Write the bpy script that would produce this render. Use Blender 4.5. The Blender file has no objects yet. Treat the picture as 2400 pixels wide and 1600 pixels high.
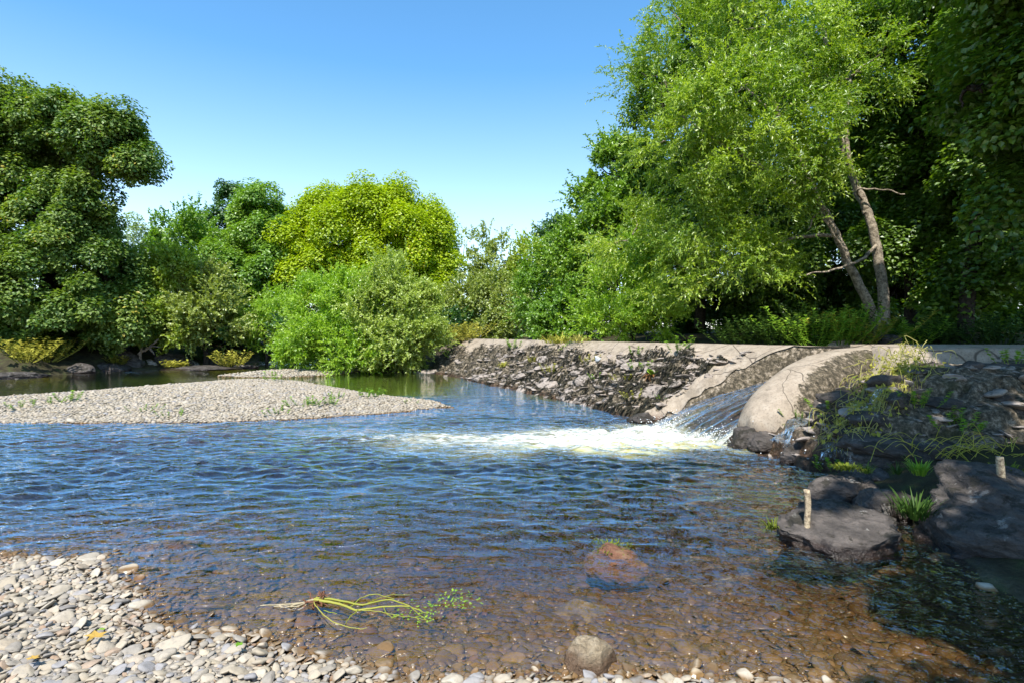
import bpy, bmesh, math
import numpy as np
rng = np.random.default_rng(11)
SC = bpy.context.scene
COL = SC.collection
F, CX, HZ, EYE = 1333.33, 1200.0, 783.0, 1.5
def W(px, py, Y):                                   # photo pixel + distance -> world point
    return np.array([(px-CX)/F*Y, Y, EYE-(py-HZ)/F*Y])

# ------------------------------------------------------------------ noise
_p = np.random.default_rng(5).permutation(256); _p = np.concatenate([_p, _p, _p])
_g = np.random.default_rng(6).normal(size=(256, 3)); _g /= np.linalg.norm(_g, axis=1)[:, None]
def pnoise(P):
    P = np.asarray(P, float); i = np.floor(P).astype(int); f = P-i; i &= 255
    u = f*f*f*(f*(f*6-15)+10); out = 0
    for dx in (0, 1):
        wx = u[:, 0] if dx else 1-u[:, 0]
        a = _p[i[:, 0]+dx]
        for dy in (0, 1):
            wy = u[:, 1] if dy else 1-u[:, 1]
            b = _p[(a+i[:, 1]+dy) & 511]
            for dz in (0, 1):
                wz = u[:, 2] if dz else 1-u[:, 2]
                h = _p[(b+i[:, 2]+dz) & 511]
                g = _g[h]
                d = g[:, 0]*(f[:, 0]-dx)+g[:, 1]*(f[:, 1]-dy)+g[:, 2]*(f[:, 2]-dz)
                out = out+wx*wy*wz*d
    return out*1.5
def fbm(P, o=4, lac=2.03, gain=.5):
    P = np.asarray(P, float); s = 0; a = 1
    for k in range(o):
        s = s+a*pnoise(P+17.3*k); P = P*lac; a *= gain
    return s
def xy0(x, y, sc=1., z=0.):
    return np.stack([np.ravel(x)*sc, np.ravel(y)*sc, np.full(np.size(x), z)], 1)
def sstep(a, b, x):
    t = np.clip((x-a)/(b-a), 0, 1); return t*t*(3-2*t)
def unit(v):
    return v/np.maximum(np.linalg.norm(v, axis=-1, keepdims=True), 1e-9)

# ------------------------------------------------------------------ mesh helpers
def mesh(name, V, Fc, mat=None, smooth=True, attrs=None):
    V = np.asarray(V, np.float32); Fc = np.asarray(Fc, np.int32)
    me = bpy.data.meshes.new(name); n, (m, k) = len(V), Fc.shape
    me.vertices.add(n); me.vertices.foreach_set('co', V.ravel())
    me.loops.add(m*k); me.loops.foreach_set('vertex_index', Fc.ravel())
    me.polygons.add(m); me.polygons.foreach_set('loop_start', np.arange(0, m*k, k, dtype=np.int32))
    me.update(calc_edges=True)
    me.polygons.foreach_set('use_smooth', np.full(m, smooth, dtype=bool))
    for a, val in (attrs or {}).items():
        at = me.attributes.new(a, 'FLOAT', 'POINT')
        at.data.foreach_set('value', np.broadcast_to(np.asarray(val, np.float32), (n,)).copy())
    if mat: me.materials.append(mat)
    return me
def link(name, me, parent=None, loc=None):
    o = bpy.data.objects.new(name, me); COL.objects.link(o)
    if parent is not None: o.parent = parent
    if loc is not None: o.location = [float(c) for c in loc]
    return o
def tag(o, label=None, cat=None, group=None, kind=None):
    if label: o['label'] = label
    if cat: o['category'] = cat
    if group: o['group'] = group
    if kind: o['kind'] = kind
    return o
def empty(name, loc, label, cat, group=None):
    o = link(name, None, None, loc); o.empty_display_size = .2
    return tag(o, label, cat, group)
class MB:                                           # collects pieces into ONE mesh
    def __init__(s): s.V = []; s.F = []; s.T = []; s.n = 0
    def add(s, V, Fc, t=0.):
        V = np.asarray(V, float)
        s.V.append(V); s.F.append(np.asarray(Fc)+s.n); s.n += len(V)
        s.T.append(np.broadcast_to(np.asarray(t, float), (len(V),)).copy())
    def build(s, name, mat, parent=None, loc=None, smooth=True, origin=None):
        V = np.concatenate(s.V); Fc = np.concatenate(s.F)
        if origin is not None: V = V-np.asarray(origin)
        return link(name, mesh(name, V, Fc, mat, smooth, {'tint': np.concatenate(s.T)}), parent, loc if loc is not None else origin)
def gridfaces(nu, nv):
    i = np.arange((nu-1)*(nv-1)); a = (i//(nv-1))*nv+i % (nv-1)
    return np.stack([a, a+nv, a+nv+1, a+1], 1)
def tube(P, R, n=6):
    P = np.asarray(P, float); R = np.broadcast_to(np.asarray(R, float), (len(P),))
    T = unit(np.gradient(P, axis=0)); ref = np.array([.31, .83, .47])
    A = unit(np.cross(T, ref)); B = np.cross(T, A)
    th = np.linspace(0, 2*np.pi, n, endpoint=False)
    V = P[:, None]+R[:, None, None]*(np.cos(th)[None, :, None]*A[:, None]+np.sin(th)[None, :, None]*B[:, None])
    m = len(P); i = np.arange((m-1)*n); r = i//n; c = i % n
    Fc = np.stack([r*n+c, r*n+(c+1) % n, (r+1)*n+(c+1) % n, (r+1)*n+c], 1)
    return V.reshape(-1, 3), Fc
def curve(pts, n=12, jit=0., r=rng):                # smooth Catmull-Rom through pts
    P = np.asarray(pts, float); P = np.vstack([2*P[0]-P[1], P, 2*P[-1]-P[-2]]); out = []
    for k in range(1, len(P)-2):
        t = np.linspace(0, 1, n, endpoint=False)[:, None]
        a, b, c, d = P[k-1:k+3]
        out.append(.5*((2*b)+(c-a)*t+(2*a-5*b+4*c-d)*t*t+(3*b-a-3*c+d)*t**3))
    out = np.vstack(out+[P[-2:-1]])
    if jit:
        o = xy0(np.arange(len(out))*.37+r.uniform(0, 90), np.zeros(len(out)))
        out = out+jit*np.stack([pnoise(o), pnoise(o+31), pnoise(o+67)], 1)
    return out
_ico = {}
def ico(sub):
    if sub not in _ico:
        b = bmesh.new(); bmesh.ops.create_icosphere(b, subdivisions=sub, radius=1)
        _ico[sub] = (np.array([v.co[:] for v in b.verts]), np.array([[v.index for v in f.verts] for f in b.faces])); b.free()
    return _ico[sub]
def rotz(V, a):
    c, s = math.cos(a), math.sin(a); V = np.asarray(V)
    return np.stack([V[:, 0]*c-V[:, 1]*s, V[:, 0]*s+V[:, 1]*c, V[:, 2]], 1)
def rotx(V, a):
    c, s = math.cos(a), math.sin(a)
    return np.stack([V[:, 0], V[:, 1]*c-V[:, 2]*s, V[:, 1]*s+V[:, 2]*c], 1)
def roty(V, a):
    c, s = math.cos(a), math.sin(a)
    return np.stack([V[:, 0]*c+V[:, 2]*s, V[:, 1], -V[:, 0]*s+V[:, 2]*c], 1)
def rock(radii, seed, sub=4, cuts=7, rough=.12, strata=0., depth=.72):
    r = np.random.default_rng(seed); V, Fc = ico(sub); V = V.copy()
    for _ in range(cuts):
        n = unit(r.normal(size=3)); d = r.uniform(depth-.12, depth+.14)
        V = V-n[None]*np.maximum(0, V@n-d)[:, None]*.92
    o = r.uniform(0, 50, 3); N = unit(V)
    V = V+N*(rough*fbm(V*1.3+o, 3)+rough*.35*fbm(V*5+o, 4))[:, None]
    V = V*np.asarray(radii)
    if strata:
        q = V[:, 2]*9+V[:, 0]*3.5+1.2*pnoise(V*1.7+o)
        V = V+unit(V)*(strata*(np.abs((q % 1)-.5)-.25))[:, None]
    return V, Fc
def tris(Fc):                                        # quads -> tris (so pieces can share one mesh)
    Fc = np.asarray(Fc)
    return Fc if Fc.shape[1] == 3 else np.concatenate([Fc[:, [0, 1, 2]], Fc[:, [0, 2, 3]]])

# ------------------------------------------------------------------ materials
class NT:
    def __init__(s, name):
        s.m = bpy.data.materials.new(name); s.m.use_nodes = True; s.t = s.m.node_tree; s.t.nodes.clear()
        s.out = s.t.nodes.new('ShaderNodeOutputMaterial')
    def n(s, typ, ins=None, **kw):
        nd = s.t.nodes.new('ShaderNode'+typ)
        for k, v in kw.items(): setattr(nd, k, v)
        for k, v in (ins or {}).items():
            if hasattr(v, 'bl_idname') or isinstance(v, bpy.types.NodeSocket): s.t.links.new(v, nd.inputs[k])
            else: nd.inputs[k].default_value = v
        return nd
    def attr(s, a): return s.n('Attribute', attribute_name=a).outputs['Fac']
    def pos(s): return s.n('NewGeometry').outputs['Position']
    def math(s, op, a, b=0., c=None, clamp=False):
        ins = {0: a, 1: b}
        if c is not None: ins[2] = c
        return s.n('Math', ins, operation=op, use_clamp=clamp).outputs[0]
    def noise(s, scale, detail=4, rough=.55, vec=None, w=0.):
        nd = s.n('TexNoise', {'Scale': scale, 'Detail': detail, 'Roughness': rough, 'Distortion': w, 'Vector': vec if vec is not None else s.pos()})
        return nd.outputs['Fac']
    def scaled(s, sc):
        return s.n('Mapping', {'Vector': s.pos(), 'Scale': sc}).outputs[0]
    def step(s, v, a, b):
        return s.n('MapRange', {'Value': v, 'From Min': a, 'From Max': b}, interpolation_type='SMOOTHSTEP').outputs[0]
    def mix(s, f, a, b, typ='MIX'):
        nd = s.n('Mix', data_type='RGBA', blend_type=typ)
        for k, v in ((0, f), (6, a), (7, b)):
            if isinstance(v, bpy.types.NodeSocket): s.t.links.new(v, nd.inputs[k])
            elif k == 0: nd.inputs[0].default_value = v
            else: nd.inputs[k].default_value = (*v, 1) if len(v) == 3 else v
        return nd.outputs[2]
    def ramp(s, v, stops, interp='LINEAR'):
        nd = s.n('ValToRGB', {'Fac': v}); e = nd.color_ramp; e.interpolation = interp
        while len(e.elements) < len(stops): e.elements.new(.5)
        for q, (p, c) in zip(e.elements, stops): q.position = p; q.color = (*c, 1)
        return nd.outputs[0]
    def bump(s, h, dist, strength=1., nrm=None):
        ins = {'Height': h, 'Distance': dist, 'Strength': strength}
        if nrm is not None: ins['Normal'] = nrm
        return s.n('Bump', ins).outputs[0]
    def bsdf(s, col, rough=.6, nrm=None, spec=.5):
        ins = {'Base Color': col if isinstance(col, bpy.types.NodeSocket) else (*col, 1), 'Roughness': rough, 'Specular IOR Level': spec}
        if nrm is not None: ins['Normal'] = nrm
        return s.n('BsdfPrincipled', ins).outputs[0]
    def mixs(s, f, a, b):
        nd = s.n('MixShader'); L = s.t.links
        if isinstance(f, bpy.types.NodeSocket): L.new(f, nd.inputs[0])
        else: nd.inputs[0].default_value = f
        L.new(a, nd.inputs[1]); L.new(b, nd.inputs[2]); return nd.outputs[0]
    def done(s, sh): s.t.links.new(sh, s.out.inputs['Surface']); return s.m

def wetmask(t, z0=.006, z1=.022):
    z = t.n('SeparateXYZ', {0: t.pos()}).outputs[2]
    z = t.math('ADD', z, t.math('MULTIPLY', t.math('SUBTRACT', t.noise(6, 2), .5), .035))
    return t.math('SUBTRACT', 1., t.step(z, z0, z1))

def pebble_mat():
    t = NT('river pebble')
    v = t.math('FRACT', t.attr('tint'))
    dry = t.ramp(v, [(0, (.20, .18, .16)), (.14, (.27, .235, .185)), (.30, (.25, .24, .24)), (.46, (.36, .305, .225)), (.60, (.30, .25, .18)),
                     (.74, (.40, .35, .275)), (.86, (.30, .20, .13)), (.93, (.33, .265, .19)), (1, (.42, .355, .25))])
    sp = t.noise(55, 3); dry = t.mix(t.math('MULTIPLY', t.step(sp, .45, .75), .45), dry, (.16, .14, .12))
    st = t.noise(18, 3); dry = t.mix(t.math('MULTIPLY', t.step(st, .55, .8), .35), dry, (.46, .41, .34))
    wet = t.mix(1., dry, (.52, .37, .21), 'MULTIPLY')
    wet = t.mix(t.math('MULTIPLY', t.step(t.noise(3.1, 2), .45, .65), .55), wet, (.10, .055, .02))
    m = wetmask(t)
    col = t.mix(m, dry, wet)
    r = t.math('SUBTRACT', .78, t.math('MULTIPLY', m, .55))
    return t.done(t.bsdf(col, r, t.bump(sp, .004, .5), .35))
def ground_mat():
    t = NT('river ground'); z = t.n('SeparateXYZ', {0: t.pos()}).outputs[2]
    g = t.ramp(t.noise(34, 4), [(.25, (.07, .06, .05)), (.5, (.26, .23, .19)), (.75, (.42, .38, .32))])
    bed = t.ramp(t.noise(9, 5, .65), [(.25, (.035, .022, .011)), (.46, (.11, .068, .028)), (.6, (.19, .115, .04)), (.8, (.09, .065, .045))])
    soil = t.ramp(t.noise(4, 5), [(.3, (.018, .014, .009)), (.55, (.045, .04, .018)), (.75, (.05, .075, .018))])
    c = t.mix(wetmask(t, -.02, .03), g, bed)
    c = t.mix(t.attr('veg'), c, soil)
    return t.done(t.bsdf(c, .8, t.bump(t.noise(30, 4), .03, .8), .2))
def concrete_mat():                                 # weir: bare = pale concrete / stone, else black algae
    t = NT('weir concrete and algae'); n1 = t.noise(7, 5, .6); n2 = t.noise(38, 4, .6)
    con = t.ramp(n1, [(.3, (.22, .18, .135)), (.5, (.305, .25, .19)), (.72, (.36, .305, .24))])
    con = t.mix(t.math('MULTIPLY', t.step(n2, .48, .70), .6), con, (.15, .12, .09))
    con = t.mix(t.math('MULTIPLY', t.step(t.noise(2.4, 6, .7), .54, .66), .55), con, (.14, .115, .085))
    vc = t.n('TexVoronoi', {'Vector': t.n('Mapping', {'Vector': t.n('VectorMath', {0: t.pos(), 1: t.n('TexNoise', {'Scale': 3.}).outputs['Color']}, operation='ADD').outputs[0], 'Scale': (.9, .9, .9)}).outputs[0], 'Scale': .8}, feature='DISTANCE_TO_EDGE').outputs[0]
    con = t.mix(t.math('SUBTRACT', 1., t.step(vc, .002, .009)), con, (.10, .08, .06))
    al = t.ramp(t.noise(16, 5, .7), [(.3, (.016, .013, .009)), (.44, (.07, .058, .038)), (.54, (.15, .12, .08)), (.64, (.34, .28, .21))])
    gm = t.step(t.noise(2.3, 3), .58, .72)
    al = t.mix(t.math('MULTIPLY', gm, .45), al, (.06, .062, .012))
    k = t.math('ADD', t.attr('bare'), t.math('MULTIPLY', t.math('SUBTRACT', t.noise(11, 4, .65), .5), 1.25))
    k = t.step(k, .42, .58)
    c = t.mix(k, al, con)
    w = t.attr('wet')
    c = t.mix(w, c, t.mix(1., c, (.42, .30, .24), 'MULTIPLY'))
    b = t.bump(t.noise(24, 5, .7), .05, t.math('SUBTRACT', 1., t.math('MULTIPLY', k, .82)))
    b = t.bump(n2, .006, .6, b)
    r = t.math('SUBTRACT', .85, t.math('MULTIPLY', w, .55))
    return t.done(t.bsdf(c, r, b, .3))
def rock_mat(name, c0, c1, c2, lichen=.3, mossy=.3, wet=True, sc=1.):
    t = NT(name); v = t.scaled((sc*2.2, sc*2.2, sc*7))
    a = t.noise(2.2, 6, .65, v); b = t.noise(22*sc, 4, .65)
    c = t.ramp(a, [(.28, c0), (.5, c1), (.74, c2)])
    c = t.mix(t.math('MULTIPLY', t.step(b, .5, .75), .6), c, c0)
    c = t.mix(t.math('MULTIPLY', t.step(t.noise(7*sc, 5, .7), .60, .67), lichen), c, (.42, .40, .36))
    nz = t.n('SeparateXYZ', {0: t.n('NewGeometry').outputs['Normal']}).outputs[2]
    mk = t.math('MULTIPLY', t.step(t.math('ADD', t.noise(5*sc, 5, .7), t.math('MULTIPLY', nz, .06)), .56, .64), mossy)
    c = t.mix(mk, c, (.014, .012, .006))
    r = .75
    if wet:
        m = wetmask(t, .03, .09); c = t.mix(m, c, t.mix(1., c, (.42, .33, .29), 'MULTIPLY')); r = t.math('SUBTRACT', .78, t.math('MULTIPLY', m, .5))
    bp = t.bump(a, .10, .7); bp = t.bump(b, .015, .8, bp)
    return t.done(t.bsdf(c, r, bp, .35))
def leaf_mat(name, dark, light, odd=(.30, .24, .03), oddf=.06, trans=.38, gloss=.07, rough=.42):
    t = NT(name); v = t.attr('tint'); fr = t.math('FRACT', v)
    c = t.mix(fr, dark, light)
    c = t.mix(t.math('GREATER_THAN', fr, 1.-oddf), c, odd)
    tc = t.mix(1., c, (1.25, 1.35, .45), 'MULTIPLY')
    d = t.n('BsdfDiffuse', {'Color': c}).outputs[0]
    tr = t.n('BsdfTranslucent', {'Color': tc}).outputs[0]
    s = t.mixs(trans, d, tr)
    g = t.n('BsdfGlossy', {'Color': (.9, .95, .9, 1), 'Roughness': rough}).outputs[0]
    return t.done(t.mixs(gloss, s, g))
def plain(name, col, col2=None, rough=.8, sc=20, bumpd=.01):
    t = NT(name); n = t.noise(sc, 5, .65)
    c = t.mix(t.step(n, .35, .68), col, col2 or tuple(x*.5 for x in col))
    return t.done(t.bsdf(c, rough, t.bump(n, bumpd, .8), .25))
def tint_mat(name, a, b, rough=.6, trans=.25):
    t = NT(name); c = t.mix(t.math('FRACT', t.attr('tint')), a, b)
    s = t.mixs(trans, t.bsdf(c, rough, None, .3), t.n('BsdfTranslucent', {'Color': c}).outputs[0])
    return t.done(s)
def water_mat(fall=False):
    t = NT('cascade water' if fall else 'river water')
    P = t.pos(); rough = t.attr('rough')
    if not fall:
        wv = t.n('Mapping', {'Vector': P, 'Rotation': (0, 0, .22), 'Scale': (1., 1.9, 1.)}).outputs[0]
        h = t.math('ADD', t.noise(2.6, 3, .5, wv, .6), t.math('MULTIPLY', t.noise(7.5, 3, .55, wv, .9), .42))
        h = t.math('ADD', h, t.math('MULTIPLY', t.noise(21, 2, .5, wv), .11))
        nrm = t.bump(h, .36, rough)
    else:
        wv = t.n('Mapping', {'Vector': P, 'Rotation': (0, 0, -.26), 'Scale': (1.1, 13, 3)}).outputs[0]
        h = t.noise(1.6, 4, .6, wv, .4); nrm = t.bump(h, .16, rough)
    fr = t.n('Fresnel', {'IOR': 1.36}).outputs[0]
    tr = t.n('BsdfTransparent', {'Color': (.97, .97, .95, 1)}).outputs[0]
    aer = t.attr('aer'); an = t.noise(3.2, 4, .6, t.n('Mapping', {'Vector': P, 'Scale': (.6, 1.6, 1)}).outputs[0], .8)
    acol = t.mix(t.step(an, .38, .62), (.40, .34, .06), (.62, .64, .40))
    ad = t.n('BsdfDiffuse', {'Color': acol}).outputs[0]
    body = t.mixs(t.math('MULTIPLY', aer, .92, clamp=True), tr, ad)
    gl = t.n('BsdfGlossy', {'Color': (1, 1, 1, 1), 'Roughness': .02, 'Normal': nrm}).outputs[0]
    s = t.mixs(t.math('MULTIPLY', fr, 3.2 if fall else 2.5, clamp=True), body, gl)
    foam = t.attr('foam')
    fv = t.n('Mapping', {'Vector': P, 'Scale': (.55, 2.1, 1) if not fall else (1, 1, 1)}).outputs[0] if not fall else t.n('Mapping', {'Vector': P, 'Rotation': (0, 0, -.26), 'Scale': (1.6, 9, 3)}).outputs[0]
    fn = t.noise(5.5, 6, .68, fv, .7)
    fm = t.step(t.math('ADD', foam, t.math('MULTIPLY', t.math('SUBTRACT', fn, .5), 2.1)), .36, .92)
    fm = t.math('MULTIPLY', fm, t.step(foam, .02, .12))
    fcol = t.mix(t.step(t.noise(11, 4, .7, fv, .5), .35, .65), (.50, .52, .44), (.80, .82, .79))
    fd = t.n('BsdfDiffuse', {'Color': fcol, 'Normal': t.bump(fn, .12, .8)}).outputs[0]
    fm = t.math('MULTIPLY', fm, .90)
    s = t.mixs(fm, s, fd)
    t.done(s)
    if not fall:
        va = t.n('VolumeAbsorption', {'Color': (.60, .47, .24, 1), 'Density': 2.0}).outputs[0]
        t.t.links.new(va, t.out.inputs['Volume'])
    return t.m
M = dict(
    pebble=pebble_mat(), ground=ground_mat(), weir=concrete_mat(), water=water_mat(), fall=water_mat(True),
    slate=rock_mat('dark slate rock', (.024, .020, .017), (.064, .054, .047), (.135, .113, .098), .35, .8),
    pale=rock_mat('pale weir stone', (.17, .14, .115), (.31, .26, .22), (.42, .36, .315), .2, .85, False),
    granite=rock_mat('speckled granite', (.17, .125, .075), (.34, .265, .17), (.42, .35, .25), .35, .12, True, 3.),
    golden=rock_mat('golden submerged rock', (.12, .075, .025), (.26, .17, .06), (.36, .26, .11), .1, .2, False, 2.),
    redrock=rock_mat('red brown rock', (.10, .045, .025), (.20, .09, .05), (.22, .15, .08), .1, .1, False, 2.),
    algae=tint_mat('black river algae', (.008, .007, .004), (.05, .043, .024), .8, .1),
    bark=plain('grey lichened bark', (.36, .30, .22), (.09, .072, .05), .85, 14, .05),
    darkbark=plain('dark bark', (.055, .045, .032), (.02, .016, .012), .85, 14, .05),
    stake=plain('weathered stake', (.50, .40, .26), (.16, .11, .07), .8, 45, .01),
    straw=tint_mat('dry yellow stalk', (.36, .35, .06), (.50, .46, .15), .7, .3),
    grass=tint_mat('bright weed leaf', (.14, .30, .02), (.33, .50, .05), .5, .35),
    yweed=tint_mat('yellowing weed leaf', (.32, .33, .04), (.50, .46, .08), .6, .35),
    dgrass=tint_mat('deep green blade', (.03, .075, .012), (.08, .15, .02), .6, .35),
    moss=tint_mat('moss', (.07, .11, .01), (.17, .20, .015), .8, .2),
    rust=tint_mat('rusty dead leaf', (.22, .09, .03), (.36, .18, .06), .7, .2),
    root=tint_mat('red brown root', (.12, .045, .02), (.20, .09, .05), .6, .1),
    white=plain('white quartz', (.70, .74, .78), (.45, .50, .55), .5, 12),
    drift=plain('bleached driftwood', (.34, .28, .23), (.16, .12, .09), .85, 25),
    drop=plain('water spray', (.85, .88, .88), (.8, .84, .84), .3, 9),
    syc=leaf_mat('chestnut leaf', (.04, .12, .018), (.26, .34, .05), (.46, .37, .05), .06, .42, .035, .5),
    lime=leaf_mat('yellow green maple leaf', (.24, .34, .008), (.46, .55, .014), (.56, .46, .02), .06, .46, .03),
    mid=leaf_mat('mid green leaf', (.10, .22, .024), (.26, .40, .035), (.34, .3, .04), .03, .42, .05),
    ash=leaf_mat('ash leaf', (.10, .23, .022), (.22, .36, .03), (.3, .3, .04), .02, .45, .05),
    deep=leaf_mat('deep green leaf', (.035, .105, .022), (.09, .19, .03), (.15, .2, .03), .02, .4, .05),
    olive=leaf_mat('olive leaf', (.20, .26, .05), (.38, .43, .10), (.50, .42, .10), .04, .42, .05),
    olime=leaf_mat('lime olive leaf', (.24, .33, .05), (.46, .54, .12), (.55, .5, .14), .04, .44, .05),
    yel=leaf_mat('yellowish leaf', (.22, .32, .03), (.38, .45, .05), (.42, .33, .05), .05, .44, .04),
    pale_leaf=leaf_mat('pale poplar leaf', (.20, .28, .12), (.34, .42, .20), (.4, .38, .22), .05, .45, .04),
    willow=leaf_mat('bright willow leaf', (.09, .21, .010), (.46, .56, .05), (.6, .6, .22), .05, .46, .05, .42),
    sallow=leaf_mat('fresh sallow leaf', (.18, .34, .018), (.38, .53, .04), (.50, .22, .07), .010, .46, .04),
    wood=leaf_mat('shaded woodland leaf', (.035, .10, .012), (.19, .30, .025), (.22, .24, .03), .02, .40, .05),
)

# ------------------------------------------------------------------ signed distance to polygons
def sdpoly(x, y, poly):
    P = np.stack([np.ravel(x), np.ravel(y)], 1); Q = np.asarray(poly, float); d = np.full(len(P), 1e9); ins = np.zeros(len(P), bool)
    for a, b in zip(Q, np.roll(Q, -1, 0)):
        e = b-a; w = P-a; t = np.clip((w@e)/(e@e), 0, 1); d = np.minimum(d, np.hypot(*(w-t[:, None]*e).T))
        c = ((a[1] > P[:, 1]) != (b[1] > P[:, 1])); ins ^= c & (P[:, 0] < (b[0]-a[0])*(P[:, 1]-a[1])/((b[1]-a[1]) if b[1] != a[1] else 1e-9)+a[0])
    return np.where(ins, d, -d)
BANK = [(-14, -6), (-14, 4.4), (-6, 4.1), (-3.39, 3.80), (-2.75, 3.80), (-2.25, 3.34), (-2.02, 3.02), (-1.72, 2.83), (-1.28, 2.86), (-1.0, 2.64),
        (-.55, 2.53), (-.1, 2.49), (.3, 2.46), (.8, 2.44), (1.3, 2.38), (2.0, 2.12), (3, 1.4), (5, .2), (9, -2), (9, -6)]
BAR = [(-14, 9.3), (-8.7, 9.60), (-6, 9.62), (-4.45, 9.85), (-3.3, 10.3), (-2.4, 10.8), (-1.3, 11.75), (-1.8, 12.8), (-3.2, 14.0), (-5, 16.0), (-6.6, 18),
       (-7.8, 18.6), (-9.2, 17.4), (-10.4, 15.4), (-11.2, 13.8), (-12.4, 12.4), (-15, 11.2)]
BAR2 = [(-10.6, 20.6), (-9.3, 19.9), (-8.0, 20.0), (-6.9, 20.8), (-6.2, 22.3), (-7.0, 24), (-9.2, 23.6), (-10.2, 22)]
LEFT = [(-60, 17.5), (-22, 18.8), (-17.6, 19.6), (-17, 20.6), (-16.7, 23.0), (-15.3, 24.8), (-14.4, 29), (-13.4, 32), (-11.5, 38), (-11, 60), (-11, 300), (-200, 300), (-200, 17)]
ISLE = [(-8.7, 23), (-6, 21.9), (-3.6, 22.2), (-2.3, 24.2), (0, 25), (0, 300), (-8, 300), (-9.6, 60), (-9.4, 34), (-9.5, 27)]
UP = [(-2.6, 26.2), (4.5, 10.9), (5.6, 10.2), (13, 8.9), (70, 7), (90, 300), (-2.6, 300)]
RIGHT = [(3.4, -6), (2.85, 2.4), (2.95, 3.3), (3.2, 4.4), (3.35, 5.8), (3.5, 7.0), (6, 8), (60, 8), (60, -6)]
def height(x, y):
    shp = np.shape(x); x = np.ravel(x); y = np.ravel(y)
    h = np.full(len(x), -.62)+.14*fbm(xy0(x, y, .55), 3)
    def land(poly, si, cap, so, wob=.12, pw=1.):
        s = sdpoly(x, y, poly)+wob*fbm(xy0(x, y, 1.3, 3.), 3)
        return np.where(s > 0, cap*np.tanh(si*np.maximum(s, 0)**pw/cap), so*s)
    b = land(BANK, .10, .16, .17, .07)
    h = np.maximum(h, b)
    h = np.maximum(h, land(BAR, .13, .36, .5, .10)); h = np.maximum(h, land(BAR2, .14, .2, .2, .1))
    h = np.maximum(h, land(LEFT, .55, 1.3, .35, .3)); h = np.maximum(h, land(ISLE, .35, 1.2, .4, .2))
    h = np.maximum(h, land(RIGHT, .35, .5, .30, .1))
    u = sdpoly(x, y, UP); hu = np.where(u > 0, 1.0+.5*sstep(1.5, 4.5, u)+.4*sstep(6, 20, u), .9+u*2.)
    h = np.maximum(h, hu)
    far = np.hypot(x, y); h = h+sstep(70, 260, far)*3*np.clip(fbm(xy0(x, y, .012), 2)+.4, 0, 2)
    return h.reshape(shp)
def axis(parts):
    out = [parts[0][0]]
    for a, b, st in parts: out += list(np.linspace(a, b, max(2, int(round((b-a)/st))+1))[1:])
    return np.array(out)
xs = axis([(-400, -60, 30), (-60, -20, 2), (-20, -6, .22), (-6, 5, .055), (5, 20, .3), (20, 60, 2), (60, 400, 30)])
ys = axis([(-60, -4, 6), (-4, 1.6, .3), (1.6, 8, .055), (8, 30, .2), (30, 60, 2), (60, 500, 30)])
X, Y = np.meshgrid(xs, ys, indexing='ij'); Z = height(X, Y)
Z = Z+np.ravel(.02*fbm(xy0(X, Y, 7), 2)).reshape(X.shape)*(np.hypot(X, Y) < 30)
veg = np.clip(np.maximum.reduce([sstep(-.6, .1, sdpoly(X, Y, q)) for q in (LEFT, ISLE, UP, RIGHT)]), 0, 1)
V = np.stack([X.ravel(), Y.ravel(), Z.ravel()], 1)
tag(link('ground', mesh('ground', V, gridfaces(len(xs), len(ys)), M['ground'], True, {'veg': veg})), 'riverbed, gravel and soil banks', kind='structure')

# ------------------------------------------------------------------ water
FOAM = [(3.0, 7.6), (2.8, 8.3), (2.6, 9.1), (2.0, 9.35), (1.2, 9.05), (0., 8.8), (-1.6, 8.75), (-2.6, 8.5), (-2.8, 8.15), (-2.0, 7.75), (-.8, 7.35), (.4, 7.15), (1.5, 7.2), (2.5, 7.3)]
xs = axis([(-90, -20, 10), (-20, -7, .3), (-7, 4.4, .032), (4.4, 8, .3), (8, 40, 8)])
ys = axis([(-5, 1.8, .8), (1.8, 10.5, .032), (10.5, 26, .2), (26, 90, 8)])
X, Y = np.meshgrid(xs, ys, indexing='ij'); x, y = X.ravel(), Y.ravel()
sf = sdpoly(x, y, FOAM)+.30*fbm(xy0(x, y, 1.1), 4)
foam = np.clip(.42+sf*.75, 0, .80)*(.66+.34*sstep(-2.9, 1.9, x))*(1-.45*sstep(7.75, 7.25, y)*sstep(-.5, .8, x))
foam *= sstep(-1.2, .1, sf)
aer = sstep(-.5, .3, sf+.25*fbm(xy0(x*.6, y*1.2, 1.6), 3))*(.30*sstep(-2.9, -.6, x)+.70*sstep(-.6, 1.2, x)*sstep(8.3, 7.5, y+.1*fbm(xy0(x, y, 2.), 2)))
calm = np.maximum(sstep(11.2, 13.5, y+.25*x), sstep(-9, -12, x)*sstep(9.5, 12, y))
near = sstep(4.6, 2.7, y)*sstep(3.6, 0, x)+.45*sstep(1.0, 2.2, x)*sstep(6.5, 5, y); near = np.clip(near+.5*sstep(1.0, 2.2, x)*sstep(8.0, 6.8, y), 0, 1)
rough = (1-.86*calm)*(1-.62*near)
sp = np.exp(-((x-2.3)**2/2.4+(y-8.4)**2/1.2))
z = (.013+.022*sstep(3.0, 5.5, y))*rough*np.clip(.75+.75*fbm(xy0(x, y*1.3, .55, 3.), 3), .2, 1.5)*(.7*fbm(xy0(x+.35*y+.25*np.sin(y*2), y*1.6, 1.4), 3)+.55*fbm(xy0(x*.8-.45*y, y*1.7, 3.3, 5.), 2)*sstep(12, 9.5, y)+.5*fbm(xy0(x*.75+.5*y, y*1.9, 6.1, 9.), 2)*sstep(11, 8, y))*(y < 14)
z += .10*sp*np.abs(fbm(xy0(x, y, 3.2), 4))+.05*sstep(0, .5, sf)*np.abs(fbm(xy0(x, y, 2.6, 2.), 4))
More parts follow.
